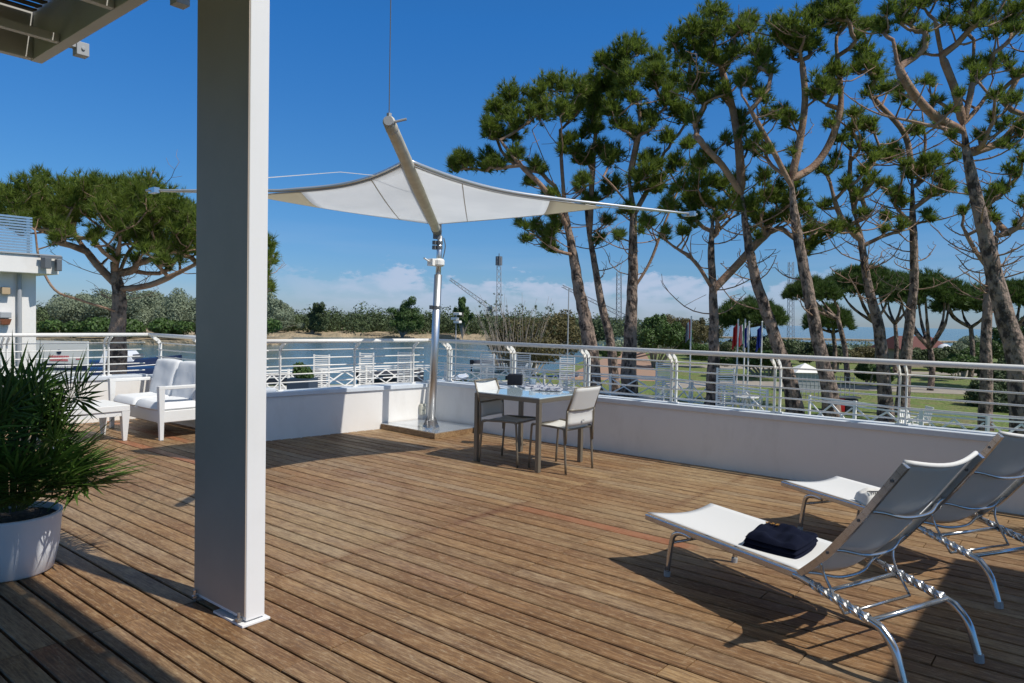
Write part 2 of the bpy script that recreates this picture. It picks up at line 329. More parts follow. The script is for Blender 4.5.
def dup(root, loc, rz, label, group=None):
    r = root.copy(); COL.objects.link(r); r.location = loc; r.rotation_euler = (0, 0, rz); r['label'] = label
    if group: r['group'] = group
    for ch in list(root.children):
        c = ch.copy(); COL.objects.link(c); c.parent = r
        for g in ch.children:
            d = g.copy(); COL.objects.link(d); d.parent = c
    return r
def arc(pts, n=5):                      # Catmull-Rom smoothing
    P = [Vector(p) for p in pts]; P = [P[0]*2-P[1]]+P+[P[-1]*2-P[-2]]; out = []
    for i in range(1, len(P)-2):
        for k in range(n):
            t = k/n; a, b_, c, d = P[i-1:i+3]
            out.append(.5*((2*b_)+(c-a)*t+(2*a-5*b_+4*c-d)*t*t+(3*b_-a-3*c+d)*t**3))
    out.append(P[-2]); return out

# ------------------------------------------------------------------ ground, water, far shore
b = MB(); b.grid([[RD(r_, d_, WZ) for r_ in (-9000, 9000)] for d_ in (-200, 12000)]); struct(b.build('lagoon_water', M_water))
land = [(-160, -60), (-160, 30), (-60, 33), (-20, 35), (-11, 38), (-5, 41.5), (0, 44), (4, 56), (9, 75), (13, 105), (22, 128), (60, 122), (120, 112), (260, 105), (260, -60)]
def flat(name, pts, z0, z1, m):
    q = MB(); q.prism([(RD(a, c).x, RD(a, c).y) for a, c in pts], z0, z1); return struct(q.build(name, m))
flat('ground', land, WZ-1.5, GZ, M_grass)
flat('quay', [(-60, 20), (-60, 32.5), (-20, 34.6), (-11, 37.6), (-5, 41), (0, 43.5), (3, 41), (7.5, 34.5), (9, 30), (11, 22), (5, 20)], GZ-.3, GZ+.012, M_pave)
flat('red_ground', [(3, 45), (9.5, 45), (22, 122), (14.5, 104), (10, 75)], GZ-.3, GZ+.008, M_terra)
flat('gravel_path', [(9, 40), (14, 43), (40, 36), (40, 39), (15, 47), (9.5, 44)], GZ-.3, GZ+.016, M_path)
flat('garden_path', [(13, 60), (60, 52), (60, 55), (13, 64)], GZ-.3, GZ+.016, M_path)
# far shore with a rough sandy bank
b = MB(); g = []
rs = np.random.RandomState(3)
for i in range(6):
    row = []
    for j in range(241):
        r_ = -170+j*1.13; e = 6*math.sin(j*.11)+3*math.sin(j*.31+2)
        d_ = (158+e*.5, 160+e*.5, 163, 168, 185, 420)[i]
        d_ += max(0, r_-10)*3.2
        z_ = (WZ-.4, WZ+.35, WZ+.75, WZ+.95, WZ+1.2, WZ+1.3)[i]+(rs.rand()*.35 if i in (1, 2, 3) else 0)
        row.append(RD(r_, d_, z_))
    g.append(row)
b.grid(g); struct(b.build('far_shore', M_sand, smooth=True))
b = MB(); b.prism([(RD(a, c).x, RD(a, c).y) for a, c in [(60, 232), (130, 226), (420, 232), (420, 240), (130, 236), (60, 238)]], WZ-1, WZ+.5); struct(b.build('sand_spit', M_sand))

def leaf_cloud(blobs, n, size, rs, flatk=.75, up=.25):
    """leaf faces through the volumes of blobs (centre, rx, ry, rz); returns (n,3,3) triangles x2"""
    B = np.array([(c[0], c[1], c[2], a, b_, h_) for c, a, b_, h_ in blobs]); wts = (B[:, 3]*B[:, 4]+B[:, 3]*B[:, 5]); wts /= wts.sum()
    idx = rs.choice(len(B), n, p=wts); q = rs.randn(n, 3); q /= np.linalg.norm(q, axis=1)[:, None]; rad = rs.rand(n)**.28
    P = B[idx, :3]+q*rad[:, None]*B[idx, 3:6]
    nrm = q+rs.randn(n, 3)*.7; nrm[:, 2] += up; nrm /= np.linalg.norm(nrm, axis=1)[:, None]
    t = np.cross(nrm, rs.randn(n, 3)); t /= np.linalg.norm(t, axis=1)[:, None]; u = np.cross(nrm, t)
    s_ = size*(.6+.8*rs.rand(n))[:, None]
    return np.stack([P-t*s_*.5, P+u*s_*flatk, P+t*s_*.5], 1)

rs = np.random.RandomState(11)
def px_blob(x, y, D, rx, rz): p = atd(x, y, D); return (p, rx*D/FPX, rx*D/FPX*.9, rz*D/FPX)
# the far wood: one mass on the far shore
bl = []
for k in range(420):
    r_ = rs.uniform(-165, 24); d_ = rs.uniform(164, 186); h_ = rs.uniform(2.2, 4.2)+(1.2 if rs.rand() < .2 else 0)
    if r_ < -55: h_ += (-(r_+55))*.018
    bl.append((RD(r_, d_, WZ+1.0+h_*.45), rs.uniform(1.6, 3.6), rs.uniform(1.6, 3.6), h_))
for k in range(160):
    r_ = rs.uniform(-160, 62); bl.append((RD(r_, rs.uniform(215, 260), WZ+2.6), 6, 6, rs.uniform(2.6, 4.2)))
b = MB(); b.tris(leaf_cloud(bl, 210000, .5, rs))
o = b.build('far_wood', M_leafd); tag(o, 'long dark green belt of scrub and trees on the sandy far shore', 'woodland'); o['kind'] = 'stuff'

def bush(name, label, cat, blobs, n, size, m, group=None, stem=True, seed=5):
    r_ = np.random.RandomState(seed); c = blobs[0][0]; base = (float(c[0]), float(c[1]), GZ if c[2] < 3 else GZ)
    t = thing(name, label, cat, base, 0, group, world=True)
    q = MB(); q.tris(leaf_cloud(blobs, n, size, r_)); q.build('foliage', m, t)
    if stem:
        q = MB()
        for cc, a, b_, h_ in blobs: q.tube(arc([(base[0], base[1], base[2]-.8), (base[0]*.5+cc[0]*.5, base[1]*.5+cc[1]*.5, (base[2]+cc[2])/2), (cc[0], cc[1], cc[2]+h_*.3)], 3), [.07, .06, .05, .045, .04, .03, .02], 5)
        q.build('trunk', M_twig, t)
    return t
# trees that rise out of the far wood
for i, (x, yt, yb, wd, m, lab) in enumerate([(406, 298, 331, 17, M_leafg, 'bright green conical tree on the far shore left of the steel mast'),
        (318, 304, 331, 11, M_leafd, 'rounded dark tree on the far shore just right of the white pillar'),
        (462, 299, 327, 9, M_leafg, 'pale green slender tree on the far shore right of the steel mast'),
        (276, 297, 330, 22, M_leafo, 'grey green willow on the far shore beside the white pillar')]):
    D = 158+i
    blb = [px_blob(x, yb-(yb-yt)*k_, D, wd*w_*.85, (yb-yt)*.24) for k_, w_ in ((.2, .9), (.45, .8), (.72, .45))]+[px_blob(x+wd*.55, yb-(yb-yt)*.45, D, wd*.35, (yb-yt)*.3), px_blob(x-wd*.5, yb-(yb-yt)*.4, D, wd*.35, (yb-yt)*.3)]
    blb = blb+[px_blob(x+rnd.gauss(0, .55)*wd*(1-.55*q_), yb-(yb-yt)*(.1+.86*q_), D+rnd.uniform(-2, 2), wd*rnd.uniform(.16, .34), (yb-yt)*rnd.uniform(.07, .15)) for q_ in [rnd.random()**.9 for _ in range(30)]]
    blb.sort(key=lambda q_: q_[0].z)
    bush('shore_tree', lab, 'tree', blb, 16000, .26, m, 'trees on the far shore', seed=20+i)
# grey-green thicket behind the left pine
bl = [px_blob(60+rs.rand()*225, 298+rs.rand()*32, 110+rs.rand()*12, 9+rs.rand()*8, 6+rs.rand()*9) for k in range(90)]
for q in bl: q[0].z = max(q[0].z, WZ+1.5)
bush('grey_green_thicket', 'tall grey green willow thicket on the far bank behind the left pine', 'shrubbery', bl, 110000, .28, M_leafo, stem=False, seed=4)
flat('left_bank', [(-110, 100), (-42, 103), (-36, 112), (-40, 130), (-110, 130)], WZ-1, WZ+.7, M_sand)
bl = [px_blob(40+rs.rand()*230, 325+rs.rand()*5, 104+rs.rand()*4, 10+rs.rand()*6, 5+rs.rand()*4) for k in range(26)]
bush('low_bank_shrubs', 'low bright green shrubs along the sandy bank under the left pine', 'shrubbery', bl, 16000, .4, M_leafg, stem=False, seed=6)

# mid distance bushes
bl = [px_blob(x, y, D, a, c) for x, y, D, a, c in [(530, 335, 49, 20, 18), (512, 332, 48, 16, 15), (552, 330, 50, 18, 17), (570, 338, 50, 14, 18), (498, 342, 48, 12, 14), (540, 350, 47, 26, 14), (565, 320, 51, 11, 11), (517, 355, 47, 18, 12)]]
bush('russet_bush', 'big russet and olive bush behind the railing between the steel mast and the pines', 'bush', bl, 15000, .14, M_leafr, seed=7)
# its bare top shoots with dark seed heads
t = thing('bare_shrub', 'bare shrub with dark seed heads sticking up above the russet bush', 'shrub', RD(-.3, 46.5, GZ), 0, None, world=True)
q = MB(); hb = []
for k in range(60):
    x0 = 478+rnd.random()*75; x1 = x0+rnd.uniform(-10, 10); y1 = rnd.uniform(292, 330); p0 = atd(515+(x0-515)*.5, 372, 46.5); p1 = atd(x1, y1, 46.5+rnd.uniform(-2, 2))
    q.tube([p0, (p0+p1)/2+Vector((rnd.uniform(-.3, .3), rnd.uniform(-.3, .3), .3)), p1], [.022, .014, .006], 4)
    for j in range(3):
        c = p0.lerp(p1, rnd.uniform(.7, 1.0))+Vector((rnd.uniform(-.2, .2), rnd.uniform(-.2, .2), rnd.uniform(-.1, .1))); hb.append((c, .07, .07, .08))
q.build('stem', M_twig, t); hd = MB(); hd.tris(leaf_cloud(hb, 2600, .07, np.random.RandomState(3))); hd.build('foliage', M_leafd, t)
gb = [('leafy_bush', 'bright green leafy bush behind the railing right of the third pine trunk', [(655, 328, 60, 14, 12), (668, 335, 58, 16, 12), (648, 340, 58, 12, 12), (680, 340, 60, 12, 10)], M_leafg, 6000),
      ('leafy_bush', 'olive bush in the middle distance left of the flagpoles', [(690, 328, 85, 14, 9), (700, 335, 80, 16, 9), (676, 330, 88, 12, 9), (668, 322, 90, 10, 8), (712, 332, 90, 12, 8)], M_leafr, 7000),
      ('leafy_bush', 'dark hedge bush under the crossed pine trunks near the red roofed house', [(765, 345, 70, 22, 10), (740, 347, 70, 18, 9), (790, 349, 68, 20, 10), (725, 350, 66, 15, 9)], M_leafd, 8000),
      ('leafy_bush', 'orange tinged bush left of the red roofed house', [(868, 353, 75, 16, 7), (850, 356, 72, 13, 7)], M_leafr, 3600),
      ('leafy_bush', 'dark square hedge in front of the red roofed house', [(935, 356, 62, 16, 8), (915, 357, 62, 14, 8), (952, 357, 62, 10, 8)], M_leafd, 5200),
      ('leafy_bush', 'pale tamarisk bush against the sea at the right', [(972, 345, 85, 14, 10), (960, 351, 84, 10, 8)], M_leafo, 4200),
      ('leafy_bush', 'dark dense shrub against the railing below the rightmost pine', [(1000, 385, 36, 20, 24), (985, 398, 34, 18, 18), (1020, 372, 40, 22, 20), (1010, 410, 32, 22, 18)], M_leafd, 12000),
      ('leafy_bush', 'low dark shrub behind the railing between the right pine trunks', [(968, 372, 60, 16, 9), (950, 368, 62, 14, 8)], M_leafd, 4000),
      ('leafy_bush', 'green bush behind the fence right of the dining table', [(610, 352, 75, 12, 7), (700, 352, 60, 16, 8)], M_leafg, 3000)]
gb += [('leafy_bush', 'long mid green hedge beyond the lawn, left of the peaked kiosk', [(770, 358, 50, 16, 8), (748, 360, 50, 14, 7), (726, 360, 50, 12, 6)], M_leafg, 6000),
       ('leafy_bush', 'dense green shrub right of the red storage box', [(868, 372, 46, 13, 9), (884, 376, 44, 10, 8)], M_leafg, 5000),
       ('leafy_bush', 'bright green leafy tree mass at the right edge behind the umbrella pines', [(1010, 340, 62, 20, 12), (1030, 332, 60, 22, 16), (990, 350, 60, 18, 9), (1045, 350, 55, 22, 18)], M_leafg, 12000),
       ('leafy_bush', 'mid green bushes between the red roofed house and the rightmost pines', [(962, 362, 52, 14, 8), (948, 366, 50, 12, 7), (975, 356, 54, 14, 9)], M_leafg, 6000),
       ('leafy_bush', 'dark bush at the foot of the twin limbed pine', [(838, 356, 58, 12, 8), (822, 352, 60, 14, 9), (805, 355, 60, 12, 8)], M_leafd, 5000)]
for i, (nm, lab, bs, m, n) in enumerate(gb):
    bush(nm, lab, 'bush', [px_blob(*q_) for q_ in bs]+[px_blob(q_[0]+rnd.uniform(-1, 1)*q_[3]*.9, q_[1]-rnd.uniform(.1, .9)*q_[4], q_[2]+rnd.uniform(-1, 1), q_[3]*rnd.uniform(.2, .4), q_[4]*rnd.uniform(.25, .45)) for q_ in bs for _ in range(4)], int(n*1.8), .12 if bs[0][2] < 50 else .17, m, 'bushes in the garden beyond the railing', seed=40+i)
# low ground cover across the garden so the lawn has an uneven far edge
bl = [(RD(rs.uniform(14, 110), rs.uniform(95, 120), GZ+.2), rs.uniform(1.5, 4), 2, rs.uniform(.4, 1.2)) for k in range(110)]
b = MB(); b.tris(leaf_cloud(bl, 16000, .4, rs)); o = b.build('shore_scrub', M_leafo); tag(o, 'low pale scrub growing along the far edge of the garden lawn', 'scrub'); o['kind'] = 'stuff'

# ------------------------------------------------------------------ pines
def needles(clumps, rs, length, dens=34, blades=22, width=.016, upb=.5):
    out = []
    for c, r_ in clumps:
        n = max(6, int(dens*(r_/.45)**1.5)); q = rs.randn(n, 3); q /= np.linalg.norm(q, axis=1)[:, None]; q[:, 2] = np.where(q[:, 2] < -.45, -q[:, 2]*.6, q[:, 2])
        P = np.array(c)+q*(rs.rand(n)**.75)[:, None]*r_*np.array([1.05, 1.05, 1.25])
        ax = q*.8+rs.randn(n, 3)*.35; ax[:, 2] += upb+.3; ax /= np.linalg.norm(ax, axis=1)[:, None]
        P = np.repeat(P, blades, 0); A = np.repeat(ax, blades, 0); m = len(P)
        d = A+rs.randn(m, 3)*.48; d /= np.linalg.norm(d, axis=1)[:, None]
        t = np.cross(d, rs.randn(m, 3)); t /= np.linalg.norm(t, axis=1)[:, None]; L = length*(.65+.6*rs.rand(m))[:, None]
        base = P-A*length*.35*rs.rand(m)[:, None]
        out.append(np.stack([base-t*width, base+t*width, base+d*L], 1))
    return np.concatenate(out)
def pine(label, D, trunk, clumps, widths, seed, tip=.0105, bare=4, depthspread=.55, group='tall pines beyond the railing', dens=40, nl=.30, limbs=(), lean=0.):
    rs_ = np.random.RandomState(seed)
    tp = [atd(x, y, D) for x, y in trunk]; tp = [tp[0]+Vector((0, 0, 0))]+tp[1:]
    base = Vector((tp[0].x, tp[0].y, GZ))
    d0 = tp[1]-tp[0]; k_ = (tp[0].z-GZ)/max(d0.z, .1); foot = tp[0]-Vector((d0.x*k_*.5, d0.y*k_*.5, tp[0].z-GZ+.3))
    base = Vector((foot.x, foot.y, GZ))
    t = thing('pine_tree', label, 'tree', base, 0, group, world=True)
    path = arc([foot]+tp, 6); nP = len(path); wm = [w_*D/FPX/2*(.79-.2*i/(len(widths)-1)) for i, w_ in enumerate(widths)]; wm[-1] *= .5
    rad = [float(np.interp(i/(nP-1), np.linspace(0, 1, len(wm)), wm)) for i in range(nP)]
    rad[0] *= 1.35; rad[1] *= 1.15
    wob = [p+Vector((rs_.uniform(-1, 1), rs_.uniform(-1, 1), 0))*r_*.09 for p, r_ in zip(path, rad)]
    q = MB(); q.tube(wob, rad, 10); q.build('trunk', M_bark, t, smooth=True)
    # skeleton nodes: position, parent, z
    nodes = [(p, i-1) for i, p in enumerate(wob)]; fixed = len(nodes); start = int(nP*.5)
    usable = list(range(start, nP))
    load = {}
    ctr = np.mean([c[0] for c in clumps]); 
    cl3 = []
    half = (max(c[0] for c in clumps)-min(c[0] for c in clumps))/2
    for x, y, r_ in clumps:
        dx = (x-trunk[-1][0])/max(half, 1); room = math.sqrt(max(.05, 1-min(1, dx*dx)*.8))
        dd = rs_.uniform(-1, 1)*half*D/FPX*depthspread*room
        cl3.append((atd(x, y, D+dd), 1.22*r_*(D)/FPX))
        for _k in range(1+int(rs_.rand() < .6)): cl3.append((atd(x+rs_.uniform(-1.1, 1.1)*r_, y+rs_.uniform(-.2, 1.2)*r_, D-dd*.6+rs_.uniform(-.4, .4)), .85*r_*D/FPX))
    # hand-drawn main limbs
    for L in limbs:
        prev = None; pts = [atd(x, y, D+dz) for x, y, dz in L]
        j = min(range(fixed), key=lambda i: (nodes[i][0]-pts[0]).length); par = j
        for p in arc([nodes[j][0]]+pts[1:], 5)[1:]:
            nodes.append((p, par)); par = len(nodes)-1; usable.append(par)
    tips = []
    order = sorted(range(len(cl3)), key=lambda i: (cl3[i][0]-tp[-1]).length)
    for i in order:
        c, r_ = cl3[i]; tgt = c-Vector((0, 0, r_*.3))
        def cost(j):
            p = nodes[j][0]; d_ = tgt-p; L_ = d_.length; return L_+max(0, .55*L_-d_.z)*1.1+(.35 if j < fixed else 0)
        j = min(usable, key=cost); p = nodes[j][0]; d_ = tgt-p; L_ = d_.length
        pj = nodes[j][1]; tan = (p-nodes[pj][0]).normalized() if pj >= 0 else Vector((0, 0, 1))
        hor = Vector((d_.x, d_.y, 0)); k = max(2, int(L_/.45)); par = j
        mid = p+d_*.45+hor*.18-Vector((0, 0, L_*.10))+tan*L_*.1+Vector((rs_.uniform(-1, 1), rs_.uniform(-1, 1), rs_.uniform(-1, 1)))*L_*.09
        for s_ in range(1, k+1):
            u = s_/k; pt = p*(1-u)**2+mid*2*u*(1-u)+tgt*u*u+Vector((rs_.uniform(-1, 1), rs_.uniform(-1, 1), rs_.uniform(-1, 1)))*.035*(1 if s_ < k else 0)
            nodes.append((pt, par)); par = len(nodes)-1; usable.append(par)
        tips.append(par)
    # twigs fanning inside every clump
    for i, tipn in zip(order, list(tips)):
        c, r_ = cl3[i]
        for k in range(4):
            v = Vector((rs_.uniform(-1, 1), rs_.uniform(-1, 1), rs_.uniform(-.1, 1))).normalized()*r_*.8; nodes.append((nodes[tipn][0]+v*.5, tipn)); nodes.append((c+v, len(nodes)-1)); tips.append(len(nodes)-1)
    # dead bare branches low in the crown
    for k in range(bare*3+5):
        j = rs_.randint(start, max(start+1, nP-2)); p = nodes[j][0]; az = rs_.uniform(0, 2*math.pi); L_ = rs_.uniform(.9, 2.8)*D/30; par = j if k < bare*2 else usable[rs_.randint(len(usable)//4, len(usable))]; p = nodes[par][0]; v = Vector((math.cos(az), math.sin(az), -.1)); pt = p
        for s_ in range(6):
            v = (v+Vector((rs_.uniform(-.3, .3), rs_.uniform(-.3, .3), .16))).normalized(); pt = pt+v*L_/6; nodes.append((pt, par)); par = len(nodes)-1
            if s_ > 0:
                v2 = Vector((rs_.uniform(-1, 1), rs_.uniform(-1, 1), rs_.uniform(-.2, .9)))*L_*.13; nodes.append((pt+v2, par)); nodes.append((pt+v2*1.9+Vector((rs_.uniform(-1, 1), rs_.uniform(-1, 1), rs_.uniform(0, 1)))*.12, len(nodes)-1)); tips.append(len(nodes)-1)
        tips.append(par)
    n = len(nodes); ld_ = np.zeros(n)
    for q_ in tips: ld_[q_] += 1
    for i in range(n-1, fixed-1, -1):
        if nodes[i][1] >= 0: ld_[nodes[i][1]] += ld_[i]
    kids = {}
    for i in range(fixed, n): kids.setdefault(nodes[i][1], []).append(i)
    rr = lambda i: tip*max(1, ld_[i])**.52 if i >= fixed else min(rad[i]*.8, 99)
    q = MB(); done = set()
    for i in range(fixed, n):
        p_ = nodes[i][1]
        if i in done: continue
        if p_ >= fixed and max(kids[p_], key=lambda a: ld_[a]) == i: continue
        chain = [p_, i]; cur = i; done.add(i)
        while cur in kids:
            nx = max(kids[cur], key=lambda a: ld_[a]); chain.append(nx); done.add(nx); cur = nx
        rc = [rr(a) if a >= fixed else min(rr(chain[1])*1.15, rad[a]) for a in chain]; rc[0] = min(rc[0], rc[1]*1.2) if len(rc) > 1 else rc[0]
        q.tube([nodes[a][0] for a in chain], rc, 6, caps=False)
    q.build('limbs', M_limb, t, smooth=True)
    q = MB(); q.tris(needles(cl3, rs_, nl*max(.8, D/30), dens=dens, width=.0105*D/22)); q.build('crown', M_needle, t)
    return t
C1 = [(511,100,14),(500,115,12),(490,130,8),(462,160,9),(490,160,10),(535,100,12),(562,90,15),(548,84,9),(540,117,12),(560,112,11),(577,110,9),(515,128,10),(497,136,8),(570,142,8),(535,165,7),(517,155,8),(455,165,6),(483,168,7),
      (530,183,6),(547,195,7),(535,228,8),(547,242,8),(558,228,7),(583,183,8),(520,225,5),(553,214,6),(526,240,5)]
C2 = [(597,87,12),(590,100,10),(595,112,11),(590,130,8),(610,72,11),(607,90,11),(591,200,7),(600,239,5),(608,222,6),(586,160,8),(602,150,8),(613,186,9),(578,150,6)]
C3 = [(625,55,13),(634,47,10),(632,80,12),(657,62,12),(650,74,11),(657,87,12),(675,80,9),(667,102,11),(632,100,10),(612,107,9),(685,112,9),(620,125,9),(647,117,9),(615,155,9),(650,160,9),(665,140,8),(690,145,8),(675,162,8),
      (636,180,9),(646,172,8),(647,225,6),(619,236,5),(654,190,7),(640,132,8),(604,62,9),(660,180,7),(628,210,6)]
C4 = [(682,186,9),(698,180,11),(721,184,11),(690,200,9),(668,206,8),(704,200,9),(723,206,8),(687,217,8),(737,200,9),(751,208,10),(765,198,11),(779,192,11),(796,198,11),(804,214,8),(760,220,8),(782,214,9),(812,231,8),(815,242,6),(823,233,6),(835,229,6),
      (648,222,7),(665,233,5),(682,231,5),(751,231,6),(807,247,6),(700,165,9),(740,180,8),(765,178,8),(790,176,8),(715,218,6)]
C5 = [(710,15,13),(692,32,13),(675,42,11),(707,32,11),(695,47,11),(747,22,9),(735,32,11),(732,50,9),(760,47,11),(762,67,9),(705,57,11),(720,62,8),(712,85,11),(700,75,9),(742,77,8),(762,95,8),(705,100,8),(725,92,7),(740,117,7),(710,155,8),(755,147,8),(725,140,6),(695,120,7),(690,90,7),(718,28,9),(682,58,8),(745,130,6)]
C6 = [(775,27,9),(792,25,13),(785,40,13),(805,32,13),(812,20,10),(815,47,11),(800,47,10),(832,15,14),(845,7,12),(820,12,11),(850,20,8),(835,0,12),(755,52,10),(766,62,9),(747,77,8),(757,95,8),(782,112,9),(770,117,7),(792,120,7),(820,85,10),(832,70,9),(815,97,8),(842,75,8),(827,90,8),(755,140,6),(767,150,7),(795,150,6),(827,125,5),(750,28,8),(858,35,6),(822,-12,12),(846,-12,10)]
C7 = [(855,115,8),(857,127,8),(870,125,7),(860,145,8),(870,157,6),(836,160,6),(847,183,7),(866,168,7),(872,180,7),(861,193,6),(886,186,7),(866,214,6),(847,225,5),(834,228,7),(883,231,5),(826,205,5),(842,140,6),(822,170,5),(900,225,5),(838,118,6),(880,150,5)]
C8 = [(865,27,9),(877,25,8),(862,50,10),(872,62,11),(860,66,9),(880,77,9),(900,85,7),(883,89,7),(895,155,8),(905,165,6),(892,150,7),(925,162,8),(937,160,7),(908,170,7),(927,172,9),(944,178,8),(947,189,7),(933,194,7),(927,214,6),(897,194,7),(905,203,6),(886,217,5),(917,130,7),(937,120,5),(902,100,6),(870,90,6),(955,155,6)]
C9 = [(895,10,12),(907,20,10),(880,27,8),(925,5,11),(945,22,9),(925,30,6),(925,45,6),(915,53,5),(900,52,8),(970,8,13),(962,22,9),(982,12,10),(997,27,12),(1010,12,12),(1020,24,11),(992,65,12),(970,65,8),(977,77,8),(1007,62,8),(1020,72,7),(925,82,7),(904,86,5),(960,95,5),(950,110,5),(995,97,8),(1017,102,8),(995,117,6),(980,137,7),(1007,122,7),(950,134,5),(935,100,5),(1010,145,8),(1022,130,8),(940,-8,11),(970,-15,12),(1000,-10,12),(905,-10,10),(1040,20,12),(1050,60,11),(1045,100,10),(1030,0,11)]
C10 = [(1005,189,8),(994,194,7),(994,217,5),(963,211,5),(1011,172,7),(986,206,5),(1022,160,7),(1030,200,8),(1035,180,8),(1045,215,8),(970,190,5),(1020,225,5)]
pine('leftmost of the tall pines, thick trunk with a wide crown spreading left toward the sail', 36, [(590,345),(581,300),(573,255),(566,215),(562,185)], C1, [25,20,17,14,9,6], 1, limbs=[[(568,225,0),(545,190,-.5),(520,165,-1),(500,140,-1)],[(566,215,0),(562,170,0),(560,130,.5)],[(574,258,0),(555,250,-1),(540,240,-1.5)],[(566,212,0),(548,170,1),(532,130,1)]])
pine('thin leaning pine trunk just right of the leftmost tall pine', 37.5, [(611,345),(602,305),(593,255),(588,225),(584,190)], C2, [14,12,11,9,7,5], 2, limbs=[[(590,235,0),(592,180,0),(596,130,0)]])
pine('straight pine with forked limbs, third tall trunk from the left', 35.5, [(630,348),(632,300),(633,250),(633,210),(628,175)], C3, [24,19,16,14,11,7], 3, limbs=[[(632,215,0),(655,175,.5),(668,140,1)],[(632,212,0),(612,185,-.7),(590,165,-1)],[(633,290,0),(650,262,0),(664,225,0),(690,160,.6)],[(628,178,0),(640,120,0),(632,90,0)]])
pine('pine with a flat low crown, trunk just left of the flagpoles', 31, [(713,395),(714,340),(713,290),(711,250),(713,215)], C4, [30,20,15,12,11,7], 4, limbs=[[(713,290,0),(740,262,0),(760,240,0),(785,220,.8)],[(712,292,0),(695,262,-.4),(672,245,-.6),(655,230,-.6)],[(712,240,0),(735,215,1),(760,200,1)]])
pine('tall pine leaning left, its trunk rising behind the flagpoles', 29, [(792,390),(776,340),(756,280),(747,235),(742,195)], C5, [26,20,17,15,13,10], 5, limbs=[[(742,195,0),(722,165,-.5),(700,140,-.8),(692,110,-1)],[(742,190,0),(738,140,0),(728,90,0),(712,45,0)],[(742,196,0),(762,178,.6),(770,160,.6)]])
pine('tall twin-limbed pine leaning left, right of the flagpoles', 27, [(830,395),(820,350),(806,280),(796,225),(791,180)], C6, [26,22,18,16,15,13], 6, limbs=[[(791,180,0),(800,140,0),(805,100,0),(802,60,0)],[(791,182,0),(815,165,.4),(832,138,.4),(841,100,.4),(836,45,.4)],[(791,184,0),(770,145,-.5),(745,100,-.8)],[(790,182,0),(768,160,.8),(758,120,1)]])
pine('slender pine with sparse flat tufts between two taller trunks', 28, [(885,395),(879,330),(868,285),(861,240),(855,215)], C7, [24,18,15,12,10,8], 7, bare=9, limbs=[[(860,240,0),(840,215,0),(828,175,0)],[(857,220,0),(850,180,.5),(852,130,.5)]])
pine('straight vertical pine with sparse tufts left of the rightmost big trunk', 30, [(903,395),(908,340),(914,280),(913,225),(912,180)], C8, [22,17,14,12,11,8], 8, bare=7, limbs=[[(913,225,0),(890,200,0),(868,165,0)],[(913,180,0),(905,135,0),(875,100,0)],[(913,190,0),(940,170,.8),(958,150,.8)],[(912,180,0),(925,150,0),(922,110,0)]])
pine('rightmost big pine, thick orange trunk leaning left with a high open crown', 22, [(1018,365),(1000,300),(985,235),(970,170),(963,125)], C9, [34,27,23,20,16,12], 9, bare=5, limbs=[[(963,128,0),(955,90,0),(942,55,0),(935,20,0)],[(963,125,0),(972,85,0),(974,40,0)],[(963,126,0),(985,98,.5),(998,65,.5)],[(967,150,0),(1000,142,.4),(1024,115,.6)],[(963,130,0),(930,112,-.4),(902,75,-.6),(893,40,-.6)],[(963,130,0),(915,122,-.6),(880,112,-.6),(868,85,-.6)]])
pine('straight pine trunk with bare crooked limbs at the right edge of the photo', 26, [(986,395),(986,340),(988,300),(993,260),(998,225)], C10, [18,16,14,12,11,8], 10, bare=9, limbs=[[(988,300,0),(1005,270,0),(1030,255,0)],[(990,270,0),(975,250,0),(962,225,0)]])
CL = [(32,189,14),(38,178,8),(12,198,12),(59,189,13),(53,210,13),(76,186,12),(82,204,14),(97,192,13),(114,189,12),(129,189,12),(146,191,12),(164,198,12),(179,207,11),(187,219,11),(193,236,10),(164,210,13),(141,207,13),(120,207,12),(105,222,10),(117,229,9),(146,227,13),(161,239,12),(176,230,12),(179,248,8),(146,245,10),(164,257,8),(67,198,11),(38,216,9),(30,203,10),(70,219,10),(128,222,9),(95,212,10),(10,212,8),(-5,195,12),
      (205,225,12),(215,240,11),(230,232,12),(245,246,11),(258,240,10),(265,258,8),(264,275,6),(235,255,9),(210,258,8),(100,183,9),(150,183,9),(55,230,7),(22,222,7),(250,228,9),(-12,208,10),(178,222,9)]
CL2 = [(x_+rnd.uniform(-8, 8), y_+rnd.uniform(-4, 7), r_*.85) for x_, y_, r_ in CL]
CL3 = [(x_+rnd.uniform(-9, 9), y_+rnd.uniform(2, 26), r_*.8) for x_, y_, r_ in CL]
pine('broad spreading pine at the left with a dense rounded crown behind the white pavilion', 26, [(117,352),(118,325),(119,300),(117,280),(112,262)], CL+CL2+CL3, [30,24,21,20,17,12], 12, bare=7, depthspread=.7, group=None, dens=28, tip=.0055, nl=.32,
     limbs=[[(117,285,0),(95,262,0),(75,235,.5),(60,212,1)],[(117,290,0),(150,285,-.5),(180,272,-.8),(200,262,-1),(225,250,-1)],[(116,280,0),(130,250,.5),(150,235,1)],[(118,310,0),(80,300,-2),(55,290,-3),(40,262,-3),(35,230,-3)],[(114,270,0),(120,240,-1),(118,215,-1)]])

